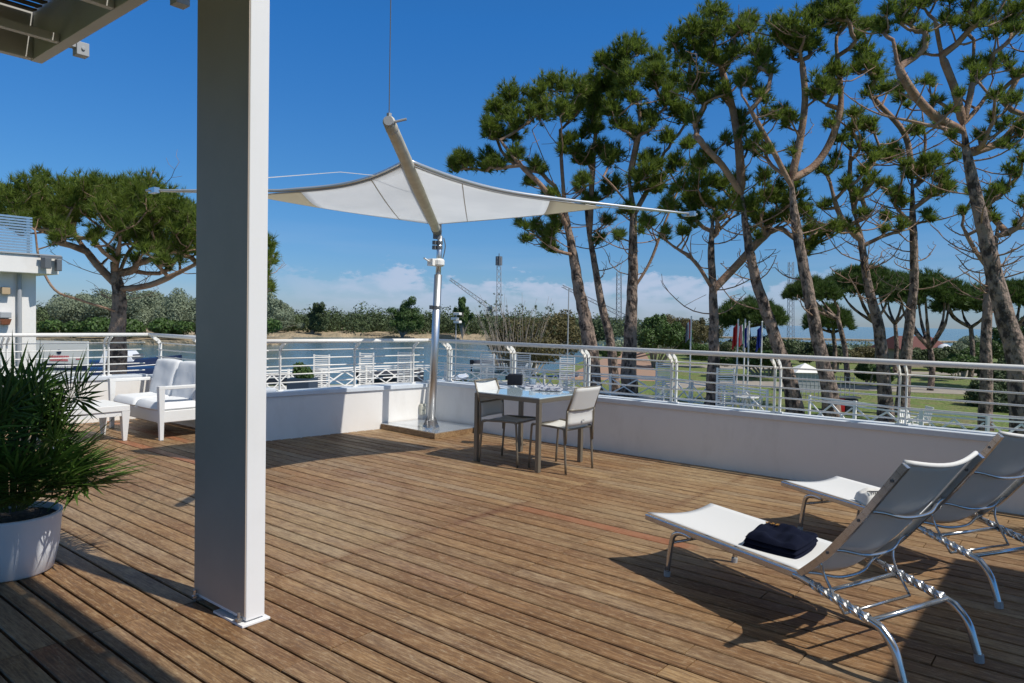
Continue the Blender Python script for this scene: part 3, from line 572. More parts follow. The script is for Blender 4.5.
# umbrella pines further off
def umbrella(label, D, x, ytop, ycr, hw, tx, ty, forks, seed):
    rs_ = np.random.RandomState(seed); base = atd(tx, 330, D); base.z = GZ
    t = thing('umbrella_pine', label, 'tree', base, 0, 'umbrella pines in the middle distance', world=True)
    ycr += 5; ctr = atd(x, ycr, D); H = (ycr-ytop)*D/FPX; W = hw*D/FPX; cl = []
    n = int(130+1.6*hw)
    for k in range(n):
        a = rs_.uniform(0, 2*math.pi); u = rs_.rand()**.5; zz = math.sqrt(max(0, 1-u*u))*H*.85; cl.append((ctr+Vector((math.cos(a)*u*W, math.sin(a)*u*W, zz*rs_.uniform(.55, 1.0)-.12*H)), rs_.uniform(.3, .6)*W/2.4))
    q = MB(); q.tris(needles(cl, rs_, .34*D/45, dens=16, blades=18, width=.02*D/45)); q.build('crown', M_needle2, t)
    q = MB(); fk = atd((tx*2+x)/3, ty, D)
    q.tube(arc([base-Vector((0, 0, .3)), base.lerp(fk, .5)+Vector((.12, .1, 0)), fk], 4), [.2, .19, .18, .17, .17, .165, .16, .15, .15], 7)
    for k in range(forks):
        a = 2*math.pi*k/forks+rs_.uniform(0, 1); e = ctr+Vector((math.cos(a)*W*.65, math.sin(a)*W*.65, H*.2)); q.tube(arc([fk-Vector((0, 0, .2)), fk.lerp(e, .5)+Vector((math.cos(a)*.3, math.sin(a)*.3, -.25)), e], 5), [.12]*3+[.1]*3+[.07]*3+[.05]*2, 6)
    q.build('trunk', M_bark, t, smooth=True); return t
umbrella('dark low umbrella pine behind the leaning trunks near the flags', 72, 750, 297, 318, 33, 748, 325, 5, 1)
umbrella('umbrella pine with drooping dark crown left of the slender pine', 46, 812, 274, 293, 26, 850, 316, 4, 2)
umbrella('broad umbrella pine right behind the slender pine trunk', 50, 862, 262, 286, 34, 880, 320, 5, 3)
umbrella('dark umbrella pine crown hanging low left of the tall trunks', 56, 828, 300, 322, 22, 835, 330, 4, 8)
umbrella('umbrella pine with many forked stems in the gap before the rightmost trunk', 42, 925, 268, 296, 36, 932, 345, 6, 4)
umbrella('umbrella pine crown directly behind the rightmost big trunk', 52, 968, 282, 304, 30, 972, 325, 5, 5)
umbrella('umbrella pine cut by the right edge of the photo', 44, 1018, 276, 300, 32, 1012, 325, 5, 6)
umbrella('umbrella pine seen between the slender and the straight trunks', 58, 893, 268, 290, 24, 896, 322, 4, 7)

# ------------------------------------------------------------------ far lattice masts and cranes
def lattice(q, p0, p1, w0, w1, n):
    p0 = Vector(p0); p1 = Vector(p1); ax = (p1-p0).normalized(); sd = ax.cross(FW).normalized(); dp = ax.cross(sd)
    cor = lambda u, i: p0.lerp(p1, u)+(sd*(1 if i in (1, 2) else -1)+dp*(1 if i > 1 else -1))*(w0+(w1-w0)*u)/2
    for i in range(4):
        q.tube([cor(0, i), cor(1, i)], .11, 4)
        for k in range(n): q.tube([cor(k/n, i), cor((k+1)/n, (i+1) % 4)], .07, 4, caps=False)
for lab, D, x, yt, yb, wd, cabin in [('tall grey lattice mast with a dark head behind the russet bush', 240, 499, 257, 330, 1.6, 1), ('faint lattice mast seen between the second and third pine trunks', 250, 619, 272, 332, 1.8, 0), ('faint lattice mast left of the twin limbed pine', 250, 791, 262, 332, 1.8, 0)]:
    p0 = atd(x, yb, D); p0.z = WZ-1; p1 = atd(x, yt, D); t = thing('lattice_mast', lab, 'mast', p0, 0, 'far lattice masts', world=True)
    q = MB(); lattice(q, p0, p1, wd, wd*.8, 14); q.build('tower', M_lattice, t)
    if cabin: q = MB(); q.box(p1-Vector((0, 0, 1.3)), (1.6, 1.6, 3)); q.tube([p1, p1+Vector((0, 0, 1.2))], .15, 5); q.build('mast_head', M_dgrey, t)
for lab, xa, ya, xb, yb in [('raised lattice crane boom left of the tall lattice mast', 492, 309, 450, 279), ('thin lattice crane boom among the first pine trunks', 628, 318, 562, 286)]:
    p0 = atd(xa, ya, 235); p1 = atd(xb, yb, 235); t = thing('crane', lab, 'crane', (p0.x, p0.y, WZ), 0, 'far cranes', world=True)
    q = MB(); lattice(q, p0, p1, 1.3, .7, 12); q.build('boom', M_lattice, t)
    q = MB(); q.tube([(p0.x, p0.y, WZ-1), p0], .5, 6); q.box(p0, (2.2, 2.2, 1.6)); q.build('crane_body', M_lattice, t)

# ------------------------------------------------------------------ quay fence
path = [(255, 33), (322, 34.8), (367, 37.4), (405, 39), (446, 39.5), (488, 39), (524, 38.7), (568, 36.4), (612, 35), (665, 33.8), (726, 30.3), (770, 28), (812, 26), (858, 24.3), (925, 22.2), (992, 21.2), (1060, 20.6)]
FP = [atd(x, 330, d_) for x, d_ in path]; FP = [Vector((p.x, p.y, GZ)) for p in FP]
def fence_panel(p0, p1, label):
    d_ = p1-p0; L = d_.length; t = thing('fence_panel', label, 'fence', p0, math.atan2(d_.y, d_.x), 'white cross-braced fence panels on the quay')
    q = MB(); q.box((0, 0, .58), (.07, .07, 1.16)); q.build('post', M_rail, t)
    q = MB(); q.box((L-.04, 0, .58), (.07, .07, 1.16)); q.build('post', M_rail, t)
    for zz_, h_ in ((1.1, .07), (.98, .05), (.18, .06)): q = MB(); q.bar((.05, 0, zz_), (L-.08, 0, zz_), .05, h_); q.build('rail', M_rail, t)
    q = MB(); q.bar((.08, .004, .22), (L/2, .004, .92), .035, .06); q.bar((L-.1, .004, .22), (L/2, .012, .92), .035, .06); q.bar((.08, -.03, .9), (L/2, -.03, .2), .03, .05); q.bar((L-.1, -.03, .9), (L/2, -.022, .2), .03, .05); q.build('cross_brace', M_rail, t)
skip = {(11, 0), (12, 1), (14, 1)}
SEG = ['left of the screen nearest the white pillar', 'between the first and second screens right of the white pillar', 'between the second and third screens right of the white pillar', 'behind the steel mast', 'just right of the steel mast, before the fourth screen', 'behind the black box on the table', 'behind the right half of the dining table', 'above the right dining chair', 'between the two leftmost pine trunks and the third', 'left of the trunk by the flagpoles', 'right of the trunk by the flagpoles', 'in front of the peaked kiosk', 'in front of the red storage box', 'between the slender and straight pine trunks', 'on the lawn left of the rightmost big pine', 'at the foot of the rightmost big pine']
ORD = ['first', 'second', 'third', 'fourth', 'fifth']
for i in range(len(FP)-1):
    L = (FP[i+1]-FP[i]).length; n = max(1, round(L/2.1))
    for j in range(n):
        if (i, j) in skip: continue
        fence_panel(FP[i].lerp(FP[i+1], j/n), FP[i].lerp(FP[i+1], (j+1)/n), 'white cross-braced fence panel '+SEG[i]+('' if n == 1 else ', '+ORD[j]+' from the left'))
# slatted upright screens in the fence
scr = None
for i, (x, d_, lab) in enumerate([(322, 34.4, 'slatted white upright screen in the quay fence nearest the white pillar'), (367, 37, 'slatted white upright screen second to the right of the white pillar'), (405, 38.6, 'slatted white upright screen just left of the steel mast'), (488, 38.6, 'slatted white upright screen above the left dining chair'),
        (524, 38.3, 'slatted white upright screen behind the black box on the dining table'), (568, 36, 'slatted white upright screen above the right dining chair'), (665, 33.4, 'slatted white upright screen right of the third pine trunk'), (727, 30, 'slatted white upright screen beside the trunk by the flagpoles')]):
    p = atd(x, 330, d_); p.z = GZ; rz = YAW+rnd.uniform(-.25, .25)
    if scr is None:
        scr = thing('slatted_screen', lab, 'screen', p, rz, 'slatted screens in the quay fence')
        for sx in (-.36, .36): q = MB(); q.box((sx, 0, .93), (.07, .07, 1.86)); q.build('post', M_rail, scr)
        q = MB()
        for k in range(17): q.box((0, 0, .2+k*.1), (.64, .03, .052))
        q.build('slats', M_rail, scr)
    else: dup(scr, p, rz, lab)

# ------------------------------------------------------------------ flags, garden objects
def pole_flag(label, x, D, yt, fmats, droop, w_=.5, h_=.9):
    p = atd(x, 330, D); top = atd(x, yt, D).z; t = thing('flagpole', label, 'flagpole', (p.x, p.y, GZ), 0, 'flagpoles on the lawn')
    H = top-GZ; q = MB(); q.tube([(0, 0, -.1), (0, 0, H)], .035, 8); q.build('pole', M_rail, t); q = MB(); q.lathe([(.01, -.04), (.05, 0), (.01, .05)], (0, 0, H), 8); q.build('finial', M_rail, t)
    if not fmats: return
    q = MB(); G = []; n = 14
    for i in range(n+1):
        u = i/n; row = []
        for j in range(9):
            v = j/8; off = R0*(-1)*(u*w_*.42)+F0*(.09*math.sin(u*11+v*2)*u); row.append(Vector((off.x, off.y, H-.12-v*h_-u*droop))-R0*.03)
        G.append(row)
    m_ = len(fmats)
    for s_ in range(m_):
        q.cur = s_; a = int(n*s_/m_); c = int(n*(s_+1)/m_); q.grid(G[a:c+1], .004)
    q.build('flag', fmats, t)
pole_flag('flagpole with a drooping dark red striped flag between the third and fourth pine trunks', 691, 32, 317, [M_red, M_wcloth, M_navyp], .25, .5, .8)
pole_flag('flagpole with a bright red flag hanging limp', 738, 31, 320, [M_red], .3)
pole_flag('flagpole with a green, white and red flag right of the red one', 745, 31.6, 320, [M_green, M_wcloth, M_red], .2, .6)
pole_flag('flagpole with a pale blue and white flag', 749, 31.2, 322, [M_wcloth, M_blue, M_wcloth], .25, .5)
pole_flag('rightmost flagpole with a dark blue flag', 762, 31, 322, [M_blue], .3, .5)
def garden_chair(x, y, D_, rz, label, proto=[None]):
    p = at(x, y, GZ) if D_ is None else atd(x, 330, D_); p.z = GZ
    if proto[0] is None:
        t = thing('garden_chair', label, 'chair', p, rz, 'white plastic garden chairs'); proto[0] = t
        q = MB(); q.box((0, 0, .42), (.5, .5, .04)); q.build('seat', M_rail, t, bevel=.01)
        q = MB()
        for i in range(5): q.bar((-.2+.1*i, .22, .44), (-.2+.1*i, .32, .92), .06, .02, (0, 1, 0))
        q.bar((-.25, .325, .93), (.25, .325, .93), .03, .06); q.build('backrest', M_rail, t)
        for a in (-1, 1):
            for c in (-1, 1): q = MB(); q.bar((a*.21, c*.21, .4), (a*.26, c*.26, 0), .05, .04); q.build('leg', M_rail, t)
            q = MB(); q.bar((a*.27, -.22, .66), (a*.27, .27, .66), .06, .03); q.bar((a*.27, -.22, .65), (a*.25, -.22, .42), .04, .04, (0, 1, 0)); q.build('armrest', M_rail, t)
        return t
    return dup(proto[0], p, rz, label)
garden_chair(741, 0, 29.5, .3, 'white plastic chair left of the small garden table by the flagpoles')
garden_chair(756, 0, 29.8, 2.4, 'white plastic chair right of the small garden table by the flagpoles')
garden_chair(915, 0, 24, 1.1, 'white plastic chair on the lawn beyond the right railing, left of a pair')
garden_chair(923, 0, 24.8, -.9, 'white plastic chair on the lawn beyond the right railing, right of a pair')
p = atd(749, 330, 29.2); t = thing('garden_table', 'small white garden table between two plastic chairs by the flagpoles', 'table', (p.x, p.y, GZ))
q = MB(); q.lathe([(.45, .70), (.47, .71), (.47, .74), (.45, .75)], n=20); q.build('table_top', M_rail, t)
for a in range(4): q = MB(); q.bar((.1*math.cos(a*1.57), .1*math.sin(a*1.57), .7), (.35*math.cos(a*1.57), .35*math.sin(a*1.57), 0), .05, .05); q.build('leg', M_rail, t)
# peaked kiosk
p = atd(806, 330, 40); t = thing('garden_kiosk', 'small grey kiosk with a white peaked roof right of the flagpoles', 'kiosk', (p.x, p.y, GZ), YAW)
q = MB(); q.box((0, 0, .55), (1.3, 1.3, 1.1)); q.build('wall', M_grey, t); q = MB(); s_ = .85; q.add([(-s_, -s_, 1.1), (s_, -s_, 1.1), (s_, s_, 1.1), (-s_, s_, 1.1), (0, 0, 1.6)], [(3, 2, 1, 0), (0, 1, 4), (1, 2, 4), (2, 3, 4), (3, 0, 4)]); q.build('roof', M_rail, t)
p = atd(842, 330, 31); t = thing('storage_box', 'red and black storage box on the lawn behind the right railing', 'box', (p.x, p.y, GZ), YAW)
q = MB(); q.box((-.25, 0, .3), (.7, .6, .6)); q.build('red_box', M_red, t, bevel=.02); q = MB(); q.box((.4, 0, .28), (.55, .6, .56)); q.build('black_box', M_black, t, bevel=.02); q = MB(); q.box((.08, 0, .62), (1.4, .66, .05)); q.build('lid', M_dgrey, t)
# wire compound fence
p0 = atd(800, 330, 36); p1 = atd(856, 330, 34); t = thing('wire_fence', 'grey wire mesh fence on the lawn behind the kiosk', 'fence', (p0.x, p0.y, GZ), math.atan2(p1.y-p0.y, p1.x-p0.x))
L = (p1-p0).length; q = MB()
for i in range(14): q.tube([(L*i/13, 0, 0), (L*i/13, 0, 1.3)], .02, 4)
q.build('uprights', M_grey, t); q = MB()
for i in range(3): q.tube([(0, 0, .2+i*.52), (L, 0, .2+i*.52)], .018, 4)
q.build('wires', M_grey, t)
# red roofed house and dome
p = atd(912, 330, 68); t = thing('garden_house', 'low house with a dark red roof among the umbrella pines', 'house', (p.x, p.y, GZ), YAW+.2)
q = MB(); q.box((0, 0, .85), (5.2, 3.4, 1.7)); q.build('wall', mat('house_wall', (.35, .3, .25), .9), t)
q = MB(); q.add([(-3, -2.1, 1.7), (3, -2.1, 1.7), (3, 2.1, 1.7), (-3, 2.1, 1.7), (-2, 0, 2.9), (2, 0, 2.9)], [(3, 2, 1, 0), (0, 1, 5, 4), (2, 3, 4, 5), (1, 2, 5), (3, 0, 4)]); q.build('roof', M_roof, t)
for x_ in (-1.4, 1.2): q = MB(); q.box((x_, -1.72, .95), (.9, .05, .8)); w_ = q.build('window', M_dgrey, t); q = MB(); q.box((x_, -1.73, .52), (1.0, .1, .06)); q.build('sill', M_rail, w_)
p = atd(945, 330, 66); o = thing('dome_tent', 'small white and blue dome tent beside the red roofed house', 'tent', (p.x, p.y, GZ))
q = MB(); q.lathe([(.8, 0), (.8, 1.2), (.72, 1.7), (.5, 2.05), (.25, 2.22), (.02, 2.27)], n=20); q.build('canopy', M_boatw, o, smooth=True); q = MB(); q.box((0, -.79, .9), (.4, .1, 1.3)); q.build('entrance', M_navyp, o)

# ------------------------------------------------------------------ boats
def boat(label, x, D, L, rz, hullm, cover, zoff=.75, cabin=False, group='boats moored at the quay'):
    p = atd(x, 330, D); t = thing('motorboat', label, 'boat', (p.x, p.y, WZ), rz, group)
    W = L*.19; H = L*.13; q = MB(); G = []
    for i in range(17):
        u = i/16; wx = W*(1-max(0, (u-.45)/.55)**2.4); z1 = H*(1+.45*u*u); row = []
        for a in (-1, -.96, -.72, -.3, 0, .3, .72, .96, 1): row.append((-L/2+u*L, a*wx*(1. if abs(a) > .9 else .9), z1 if abs(a) == 1 else (z1*.62 if abs(a) > .9 else (z1*.1 if abs(a) > .5 else -.15))))
        G.append(row)
    q.grid(G, 0); q.add([G[0][j] for j in range(9)], [tuple(range(9))]); q.build('hull', hullm, t, smooth=False)
    q = MB(); q.grid([[(r_[0][0]*.99, r_[0][1]*.95*s_, r_[0][2]+.03+(1-s_*s_)*H*(.45 if cover else .12)) for s_ in (-1, -.6, -.2, .2, .6, 1)] for r_ in G], .02); q.build('cover' if cover else 'deck_top', cover or M_boatw, t, smooth=True)
    q = MB(); q.tube([(G[i][0][0], G[i][0][1], G[i][0][2]+.03) for i in range(17)], .035, 5); q.tube([(G[i][8][0], G[i][8][1], G[i][8][2]+.03) for i in range(17)], .035, 5); q.build('rub_rail', M_rail, t)
    q = MB(); q.box((-L/2-.18, 0, H*1.15), (.34, .34, .5)); q.box((-L/2-.2, 0, H*.3), (.14, .12, 1.1)); q.build('outboard_engine', M_black, t, bevel=.04)
    if cabin:
        q = MB(); q.add([(-L*.1, -W*.6, H*1.1), (L*.2, -W*.55, H*1.2), (L*.2, W*.55, H*1.2), (-L*.1, W*.6, H*1.1), (-L*.06, -W*.5, H*2.1), (L*.1, -W*.45, H*2.1), (L*.1, W*.45, H*2.1), (-L*.06, W*.5, H*2.1)], [(0, 1, 5, 4), (1, 2, 6, 5), (2, 3, 7, 6), (3, 0, 4, 7), (4, 5, 6, 7)]); c = q.build('cabin', M_boatw, t)
        q = MB(); q.bar((L*.155, -W*.45, H*1.62), (L*.155, W*.45, H*1.62), .02, H*.6); q.build('windscreen', M_dgrey, c)
    return t
boat('boat under a navy cover moored behind the left pine trunk', 150, 41, 7.5, YAW+.1, M_boatw, M_navyp)
boat('longer navy covered boat behind the far railing corner, further left', 118, 45, 8, YAW+.05, M_navyp, M_navyp, cabin=True)
boat('white open boat moored behind the white sofa back', 186, 42, 5.6, YAW-.2, M_boatw, None, cabin=True)
boat('dark covered boat behind the quay fence just right of the white pillar', 290, 46, 4.6, YAW+.2, M_boatd, M_boatd)
boat('dark flat boat on the water between two slatted screens', 393, 50, 4.4, YAW, M_boatd, M_boatd)
boat('dark small boat with an outboard just right of the steel mast', 459, 50, 3.2, YAW+1.3, M_boatd, None)
boat('white boat with a blue cover behind the dining table', 546, 47, 4.6, YAW+.15, M_boatw, M_navyp)
boat('grey boat under a cover below the tall lattice mast', 506, 62, 5.5, YAW, M_boatw, M_boatd)
# lamp post by the water
p = atd(456, 330, 44); t = thing('quay_lamp', 'white double headed lamp post by the water right of the steel mast', 'street lamp', (p.x, p.y, GZ))
H = atd(456, 313, 44).z-GZ; q = MB(); q.tube([(0, 0, -.5), (0, 0, H)], .035, 6); q.build('post', M_grey, t)
for z_, s_ in ((H-.05, 1), (H-.35, -1), (H-.55, 1)): q = MB(); q.box((s_*.12, 0, z_), (.5, .25, .16)); q.build('lamp_head', M_rail, t, bevel=.03)
p = atd(568, 330, 42); t = tag(MB().build('x', M_grey), '', ''); bpy.data.objects.remove(t)
q = MB(); q.tube([(0, 0, 0), (0, 0, atd(568, 288, 42).z-GZ)], [.05, .03], 6); q.box((0, 0, .1), (.3, .3, .2)); o = q.build('signal_pole', M_grey); o.location = (p.x, p.y, GZ); tag(o, 'thin plain pole standing just left of the leftmost tall pine trunk', 'pole')
# planter on the quay
p = atd(303, 330, 29); t = thing('planter', 'dark blue box planter with a leafy green plant, right of the white pillar', 'planter', (p.x, p.y, GZ), YAW-.2)
zt = atd(303, 378, 29).z-GZ; q = MB(); q.box((0, 0, zt/2), (.98, .8, zt)); q.build('box', mat('planter_blue', (.03, .05, .08), .5), t, bevel=.02)
q = MB(); q.tris(leaf_cloud([(Vector((0, 0, zt+.22)), .42, .35, .32), (Vector((-.15, 0, zt+.42)), .25, .25, .22), (Vector((.3, 0, zt+.1)), .2, .2, .15)], 1500, .09, np.random.RandomState(5))); q.build('plant', M_leafg, t)

# ------------------------------------------------------------------ terrace
WY = 7.08
P_C = Vector((-7.30, WY, 0)); P_L = Vector((-7.62, 4.62, 0)); P_F = Vector((-10.5, 4.62, 0)); P_B = Vector((-10.5, -3.2, 0)); P_R = Vector((7.0, WY, 0))
outer = [(7, -3.2), (7, WY), (P_C.x, WY), (P_L.x, P_L.y), (P_F.x, P_F.y), (-10.5, -3.2)]
q = MB(); q.prism(outer[::-1] if False else [outer[i] for i in (0, 1, 2, 3, 4, 5)], -.4, -.035); struct(q.build('deck_base', M_joist))
q = MB(); PIT = .128; GAP = .013
def inside_x(y):
    return -7.3-(7.08-y)*(.32/2.46) if y > 4.62 else -10.5
r2 = random.Random(5); k = 0; y = WY-.012
while y > -3.0:
    y1 = y; y0 = y-PIT+GAP; xa = inside_x(y0)+.015; xe = 6.95
    joints = sorted(set([-3.58+r2.choice((0, 0, 0, .0))] + ([-.9+r2.uniform(-.5, .5)] if r2.random() < .8 else []) + ([-2.62] if r2.random() < .45 else []) + ([-5.9+r2.uniform(-.6, .6)] if r2.random() < .8 else []) + [1.4+r2.uniform(-.5, .5), 4.2+r2.uniform(-.6, .6)] + ([-8.6+r2.uniform(-.5, .5)] if xa < -9 else [])))
    xs = [xa]+[j for j in joints if xa+.3 < j < xe-.3]+[xe]
    for a, c in zip(xs[:-1], xs[1:]):
        a += .003; c -= .003; ch = .005; zt = r2.uniform(-.0012, .0012); dy = r2.uniform(-.0012, .0012)
        pr = [(y0+dy, -.03), (y0+dy, zt-ch), (y0+dy+ch*.8, zt), (y1+dy-ch*.8, zt), (y1+dy, zt-ch), (y1+dy, -.03)]
        q.add([(a, *p_) for p_ in pr]+[(c, *p_) for p_ in pr], [(i, i+1, 7+i, 6+i)[::-1] for i in range(5)]+[(0, 1, 2, 3, 4, 5)[::-1], (6, 7, 8, 9, 10, 11)])
    y -= PIT
struct(q.build('deck', M_wood))
# building below the terrace
q = MB(); q.prism([(6.9, -3), (6.9, WY+.2), (P_C.x-.2, WY+.2), (P_L.x-.25, P_L.y+.25), (P_F.x-.2, P_F.y+.25), (-10.7, -3)], GZ, -.4)
tag(q.build('lower_storey', M_wall), 'white ground floor storey carrying the wooden terrace', 'building')

def parapet(name, label, p0, p1, out, Hh=.565, top=.055, ext0=0., ext1=0.):
    d_ = (p1-p0); L = d_.length; d_.normalize(); t = thing(name, label, 'wall', p0, 0, None, world=True)
    a = p0-d_*ext0; c = p1+d_*ext1
    q = MB(); q.prism([(a.x, a.y), (a.x+out.x*.2, a.y+out.y*.2), (c.x+out.x*.2, c.y+out.y*.2), (c.x, c.y)], -.4, Hh); q.build('wall_body', M_wall, t)
    q = MB(); i_ = .022; q.prism([(a.x-out.x*i_, a.y-out.y*i_), (a.x+out.x*.24, a.y+out.y*.24), (c.x+out.x*.24, c.y+out.y*.24), (c.x-out.x*i_, c.y-out.y*i_)], Hh+.001, Hh+top); q.build('coping', M_cap, t, bevel=.006)
    return t
ny = Vector((0, 1, 0)); dl = (P_L-P_C).normalized(); nl_ = Vector((dl.y, -dl.x, 0)); nl_ = nl_ if nl_.x < 0 else -nl_
parapet('parapet_wall', 'long low white parapet in shade running behind the table and the loungers', P_C, P_R, ny)
parapet('parapet_wall', 'sunlit low white parapet between the white pillar and the steel mast', P_L, P_C, nl_, ext1=-.0035, ext0=0, Hh=.522)
parapet('parapet_wall', 'low white parapet behind the white sofa', P_F, P_L, ny, ext1=-.0)
parapet('parapet_wall', 'low white parapet at the far left behind the fan palm', P_B, P_F, Vector((-1, 0, 0)))
def railing(label, p0, p1, out, posts, double=True, zb=.621):
    d_ = (p1-p0); L = d_.length; d_.normalize(); t = thing('railing', label, 'railing', p0+Vector((0, 0, .62)), 0, 'white steel railings on the parapets', world=True)
    o_ = out*.12
    q = MB(); hp = [p0-out*.0+Vector((0, 0, 1.19)), p1-out*.0+Vector((0, 0, 1.19))]; q.tube(hp, .026, 12); q.build('handrail', M_rail, t, smooth=True)
    for z_ in (1.075, .975, .875, .775, .675):
        q = MB(); q.tube([p0+o_+Vector((0, 0, z_)), p1+o_+Vector((0, 0, z_))], .0085, 8); q.build('bar', M_rail, t, smooth=True)
    for s_ in posts:
        c = p0+d_*s_
        for e in ((-.028, .028) if double else (0,)):
            cc = c+d_*e; q = MB(); pts = [cc+o_+Vector((0, 0, zb)), cc+o_+Vector((0, 0, 1.06)), cc+o_*.75+Vector((0, 0, 1.11)), cc-Vector((0, 0, -1.17))]
            for a, b_ in zip(pts[:-1], pts[1:]): q.bar(a, b_+(b_-a).normalized()*.004, .012, .045, out)
            q.box(cc+o_+Vector((0, 0, zb+.006)), (.05, .07, .012)); q.build('post', M_rail, t)
    return t
railing('long white steel railing on the shaded parapet behind the table and loungers', P_C+Vector((-.0, 0, 0)), P_R, ny, [x_-P_C.x for x_ in (-7.0, -5.85, -4.7, -3.56, -2.43, -1.31, -.17, .97, 2.1, 3.2, 4.4, 5.5)])
Ll = (P_C-P_L).length
railing('white steel railing on the sunlit parapet between the pillar and the mast', P_L, P_C, nl_, [.32, 1.36, 2.3], double=False, zb=.578)
railing('white steel railing behind the white sofa', P_F, P_L, ny, [.1, 1.3, 2.5], double=False)
railing('white steel railing at the far left behind the fan palm', P_B, P_F, Vector((-1, 0, 0)), [.6, 1.75, 2.9, 4.05, 5.2, 6.1, 7.3])

# pillar
t = thing('steel_pillar', 'tall square steel pillar with a grey shaded side and white sunlit side', 'pillar', (-3.37, 1.885, 0))
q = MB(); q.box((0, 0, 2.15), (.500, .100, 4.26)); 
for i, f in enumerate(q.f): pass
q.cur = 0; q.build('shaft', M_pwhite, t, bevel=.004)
q = MB(); q.box((-.001, -.0525, 2.155), (.492, .005, 4.23)); q.build('shaded_side_skin', M_pshade, t)  # thin skin that carries the painted shade of this face
q = MB(); q.box((.13, -.004, .006), (.275, .15, .012)); q.build('base_plate', M_pwhite, t, bevel=.002)
for x_, y_ in ((.215, -.067), (-.215, -.067)): q = MB(); q.tube([(x_, y_, .0), (x_, y_, .06)], .008, 8); q.lathe([(.017, 0), (.017, .014), (.01, .016)], (x_, y_, .017), 6); q.build('bolt', M_alu, t)

# pergola roof over the camera
t = thing('pergola_roof', 'grey steel pergola roof corner with dark louvres overhead at the top left', 'pergola', (-5.6, 1.75, 3.2), 0, None, world=True)
X0, X1, Y0_, Y1_, Zr = at(42, 64, 3.2).x, 6.0, -3.6, at(42, 64, 3.2).y, 3.2
q = MB(); q.box(((X0+X1)/2, Y1_-.035, Zr+.17), (X1-X0, .07, .34)); q.box(((X0+X1)/2, Y0_+.035, Zr+.17), (X1-X0, .07, .34)); q.box((X0+.03, (Y0_+Y1_)/2, Zr+.17), (.06, Y1_-Y0_-.142, .336)); q.box((X1-.03, (Y0_+Y1_)/2, Zr+.17), (.06, Y1_-Y0_-.142, .336)); q.build('frame', M_perg, t, bevel=.004)
for x_ in (at(62, 44, 3.2).x, at(118, 11, 3.2).x, -2.9, -1.9, -.9, .1, 1.1, 2.1, 3.1, 4.1, 5.1): q = MB(); q.box((x_, (Y0_+Y1_)/2, Zr+.025), (.045, Y1_-Y0_-.15, .05)); q.build('joist', M_perg, t)
for y_ in (.95, -.5, -1.8): q = MB(); q.box(((X0+X1)/2, y_, Zr+.17), (X1-X0-.13, .05, .20)); q.build('cross_beam', M_perg, t)
q = MB(); n = 118
for i in range(n):
    x_ = X0+.12+(X1-X0-.24)*i/(n-1); q.box((x_, (Y0_+Y1_)/2, Zr+.305), (.0965, Y1_-Y0_-.16, .010), mx=Matrix.Rotation(R(9), 3, 'Y'))
q.build('louvres', M_slat, t)
for pb in (atY(81, 50, 1.86), atY(180, -2, 1.86)): q = MB(); q.box((pb.x, (Y1_+pb.y-.03)/2, max(pb.z+.02, Zr+.03)), (.05, max(.02, pb.y-.03-Y1_), .04)); q.box(pb, (.075, .075, .085)); q.tube([pb+Vector((.03, 0, 0)), pb+Vector((.046, 0, 0))], .012, 8); q.build('bracket', M_grey, t, bevel=.003)
# side awning added out of view at the right (its shade reaches the loungers)
t = thing('side_blocker', 'flat grey awning added unseen beyond the right edge, shading the deck behind the loungers', 'blocker', (1.45, 3, 0), 0, None, world=True)
q = MB(); q.box((3.6, 3.65, 2.78), (4.3, 4.2, .1)); q.build('canopy', M_perg, t)
for x_, y_ in ((1.6, 5.6), (5.6, 5.6), (5.6, 1.7), (1.6, 1.7)): q = MB(); q.box((x_, y_, 1.365), (.08, .08, 2.73)); q.build('post', M_perg, t)

# ------------------------------------------------------------------ mast, platform and sail
t = thing('mast_platform', 'low metal topped platform with a wooden edge in the parapet corner', 'platform', (-6.8, 6.65, 0), 0, None, world=True)
pl = [(-6.28, 6.22), (-6.28, WY-.015), (-7.28, WY-.015), (-7.36, 6.36)]
pl = [(-6.28, 6.22), (-6.28, WY-.02), (P_C.x+.025, WY-.02), (-7.39, 6.30)]
q = MB(); q.prism(pl, .003, .068); q.build('fascia', M_wood, t)
q = MB(); q.prism([(-6.285, 6.226), (-6.285, WY-.022), (P_C.x+.02, WY-.022), (-7.385, 6.305)], .069, .078); q.build('top_plate', mat('polished_plate', (.62, .66, .70), .12, metal=.7), t)
mb = Vector((-6.62, 6.50, 0)); mb = at(431, 428, .078); mtop = Vector((mb.x+.03, mb.y+.0, 0)); dm = math.hypot(mb.x, mb.y)
_r = ray(440, 236); _D = _r.x*F0.x+_r.y*F0.y; mtop = EYE+_r*((mb.dot(F0))/_D)
t = thing('mast', 'polished steel mast with a crank standing on the corner platform', 'mast', (mb.x, mb.y, .078), 0, None, world=True)
dv = mtop-mb
q = MB(); q.tube([mb, mb+dv*.80], .050, 16); q.build('pole', M_chrome, t, smooth=True)
q = MB(); q.tube([mb+dv*.80, mtop], .034, 12); q.build('upper_pole', M_chrome, t, smooth=True)
q = MB(); q.lathe([(.11, 0), (.11, .015), (.058, .02), (.056, .1), (.05, .1)], (mb.x, mb.y, .079), 20)
for a in range(4):
    c = math.cos(a*math.pi/2+.4); s_ = math.sin(a*math.pi/2+.4); q.add([(mb.x+c*.05, mb.y+s_*.05, .09), (mb.x+c*.12, mb.y+s_*.12, .09), (mb.x+c*.05, mb.y+s_*.05, .24)], [(0, 1, 2), (2, 1, 0)])
q.build('foot', M_alu, t)
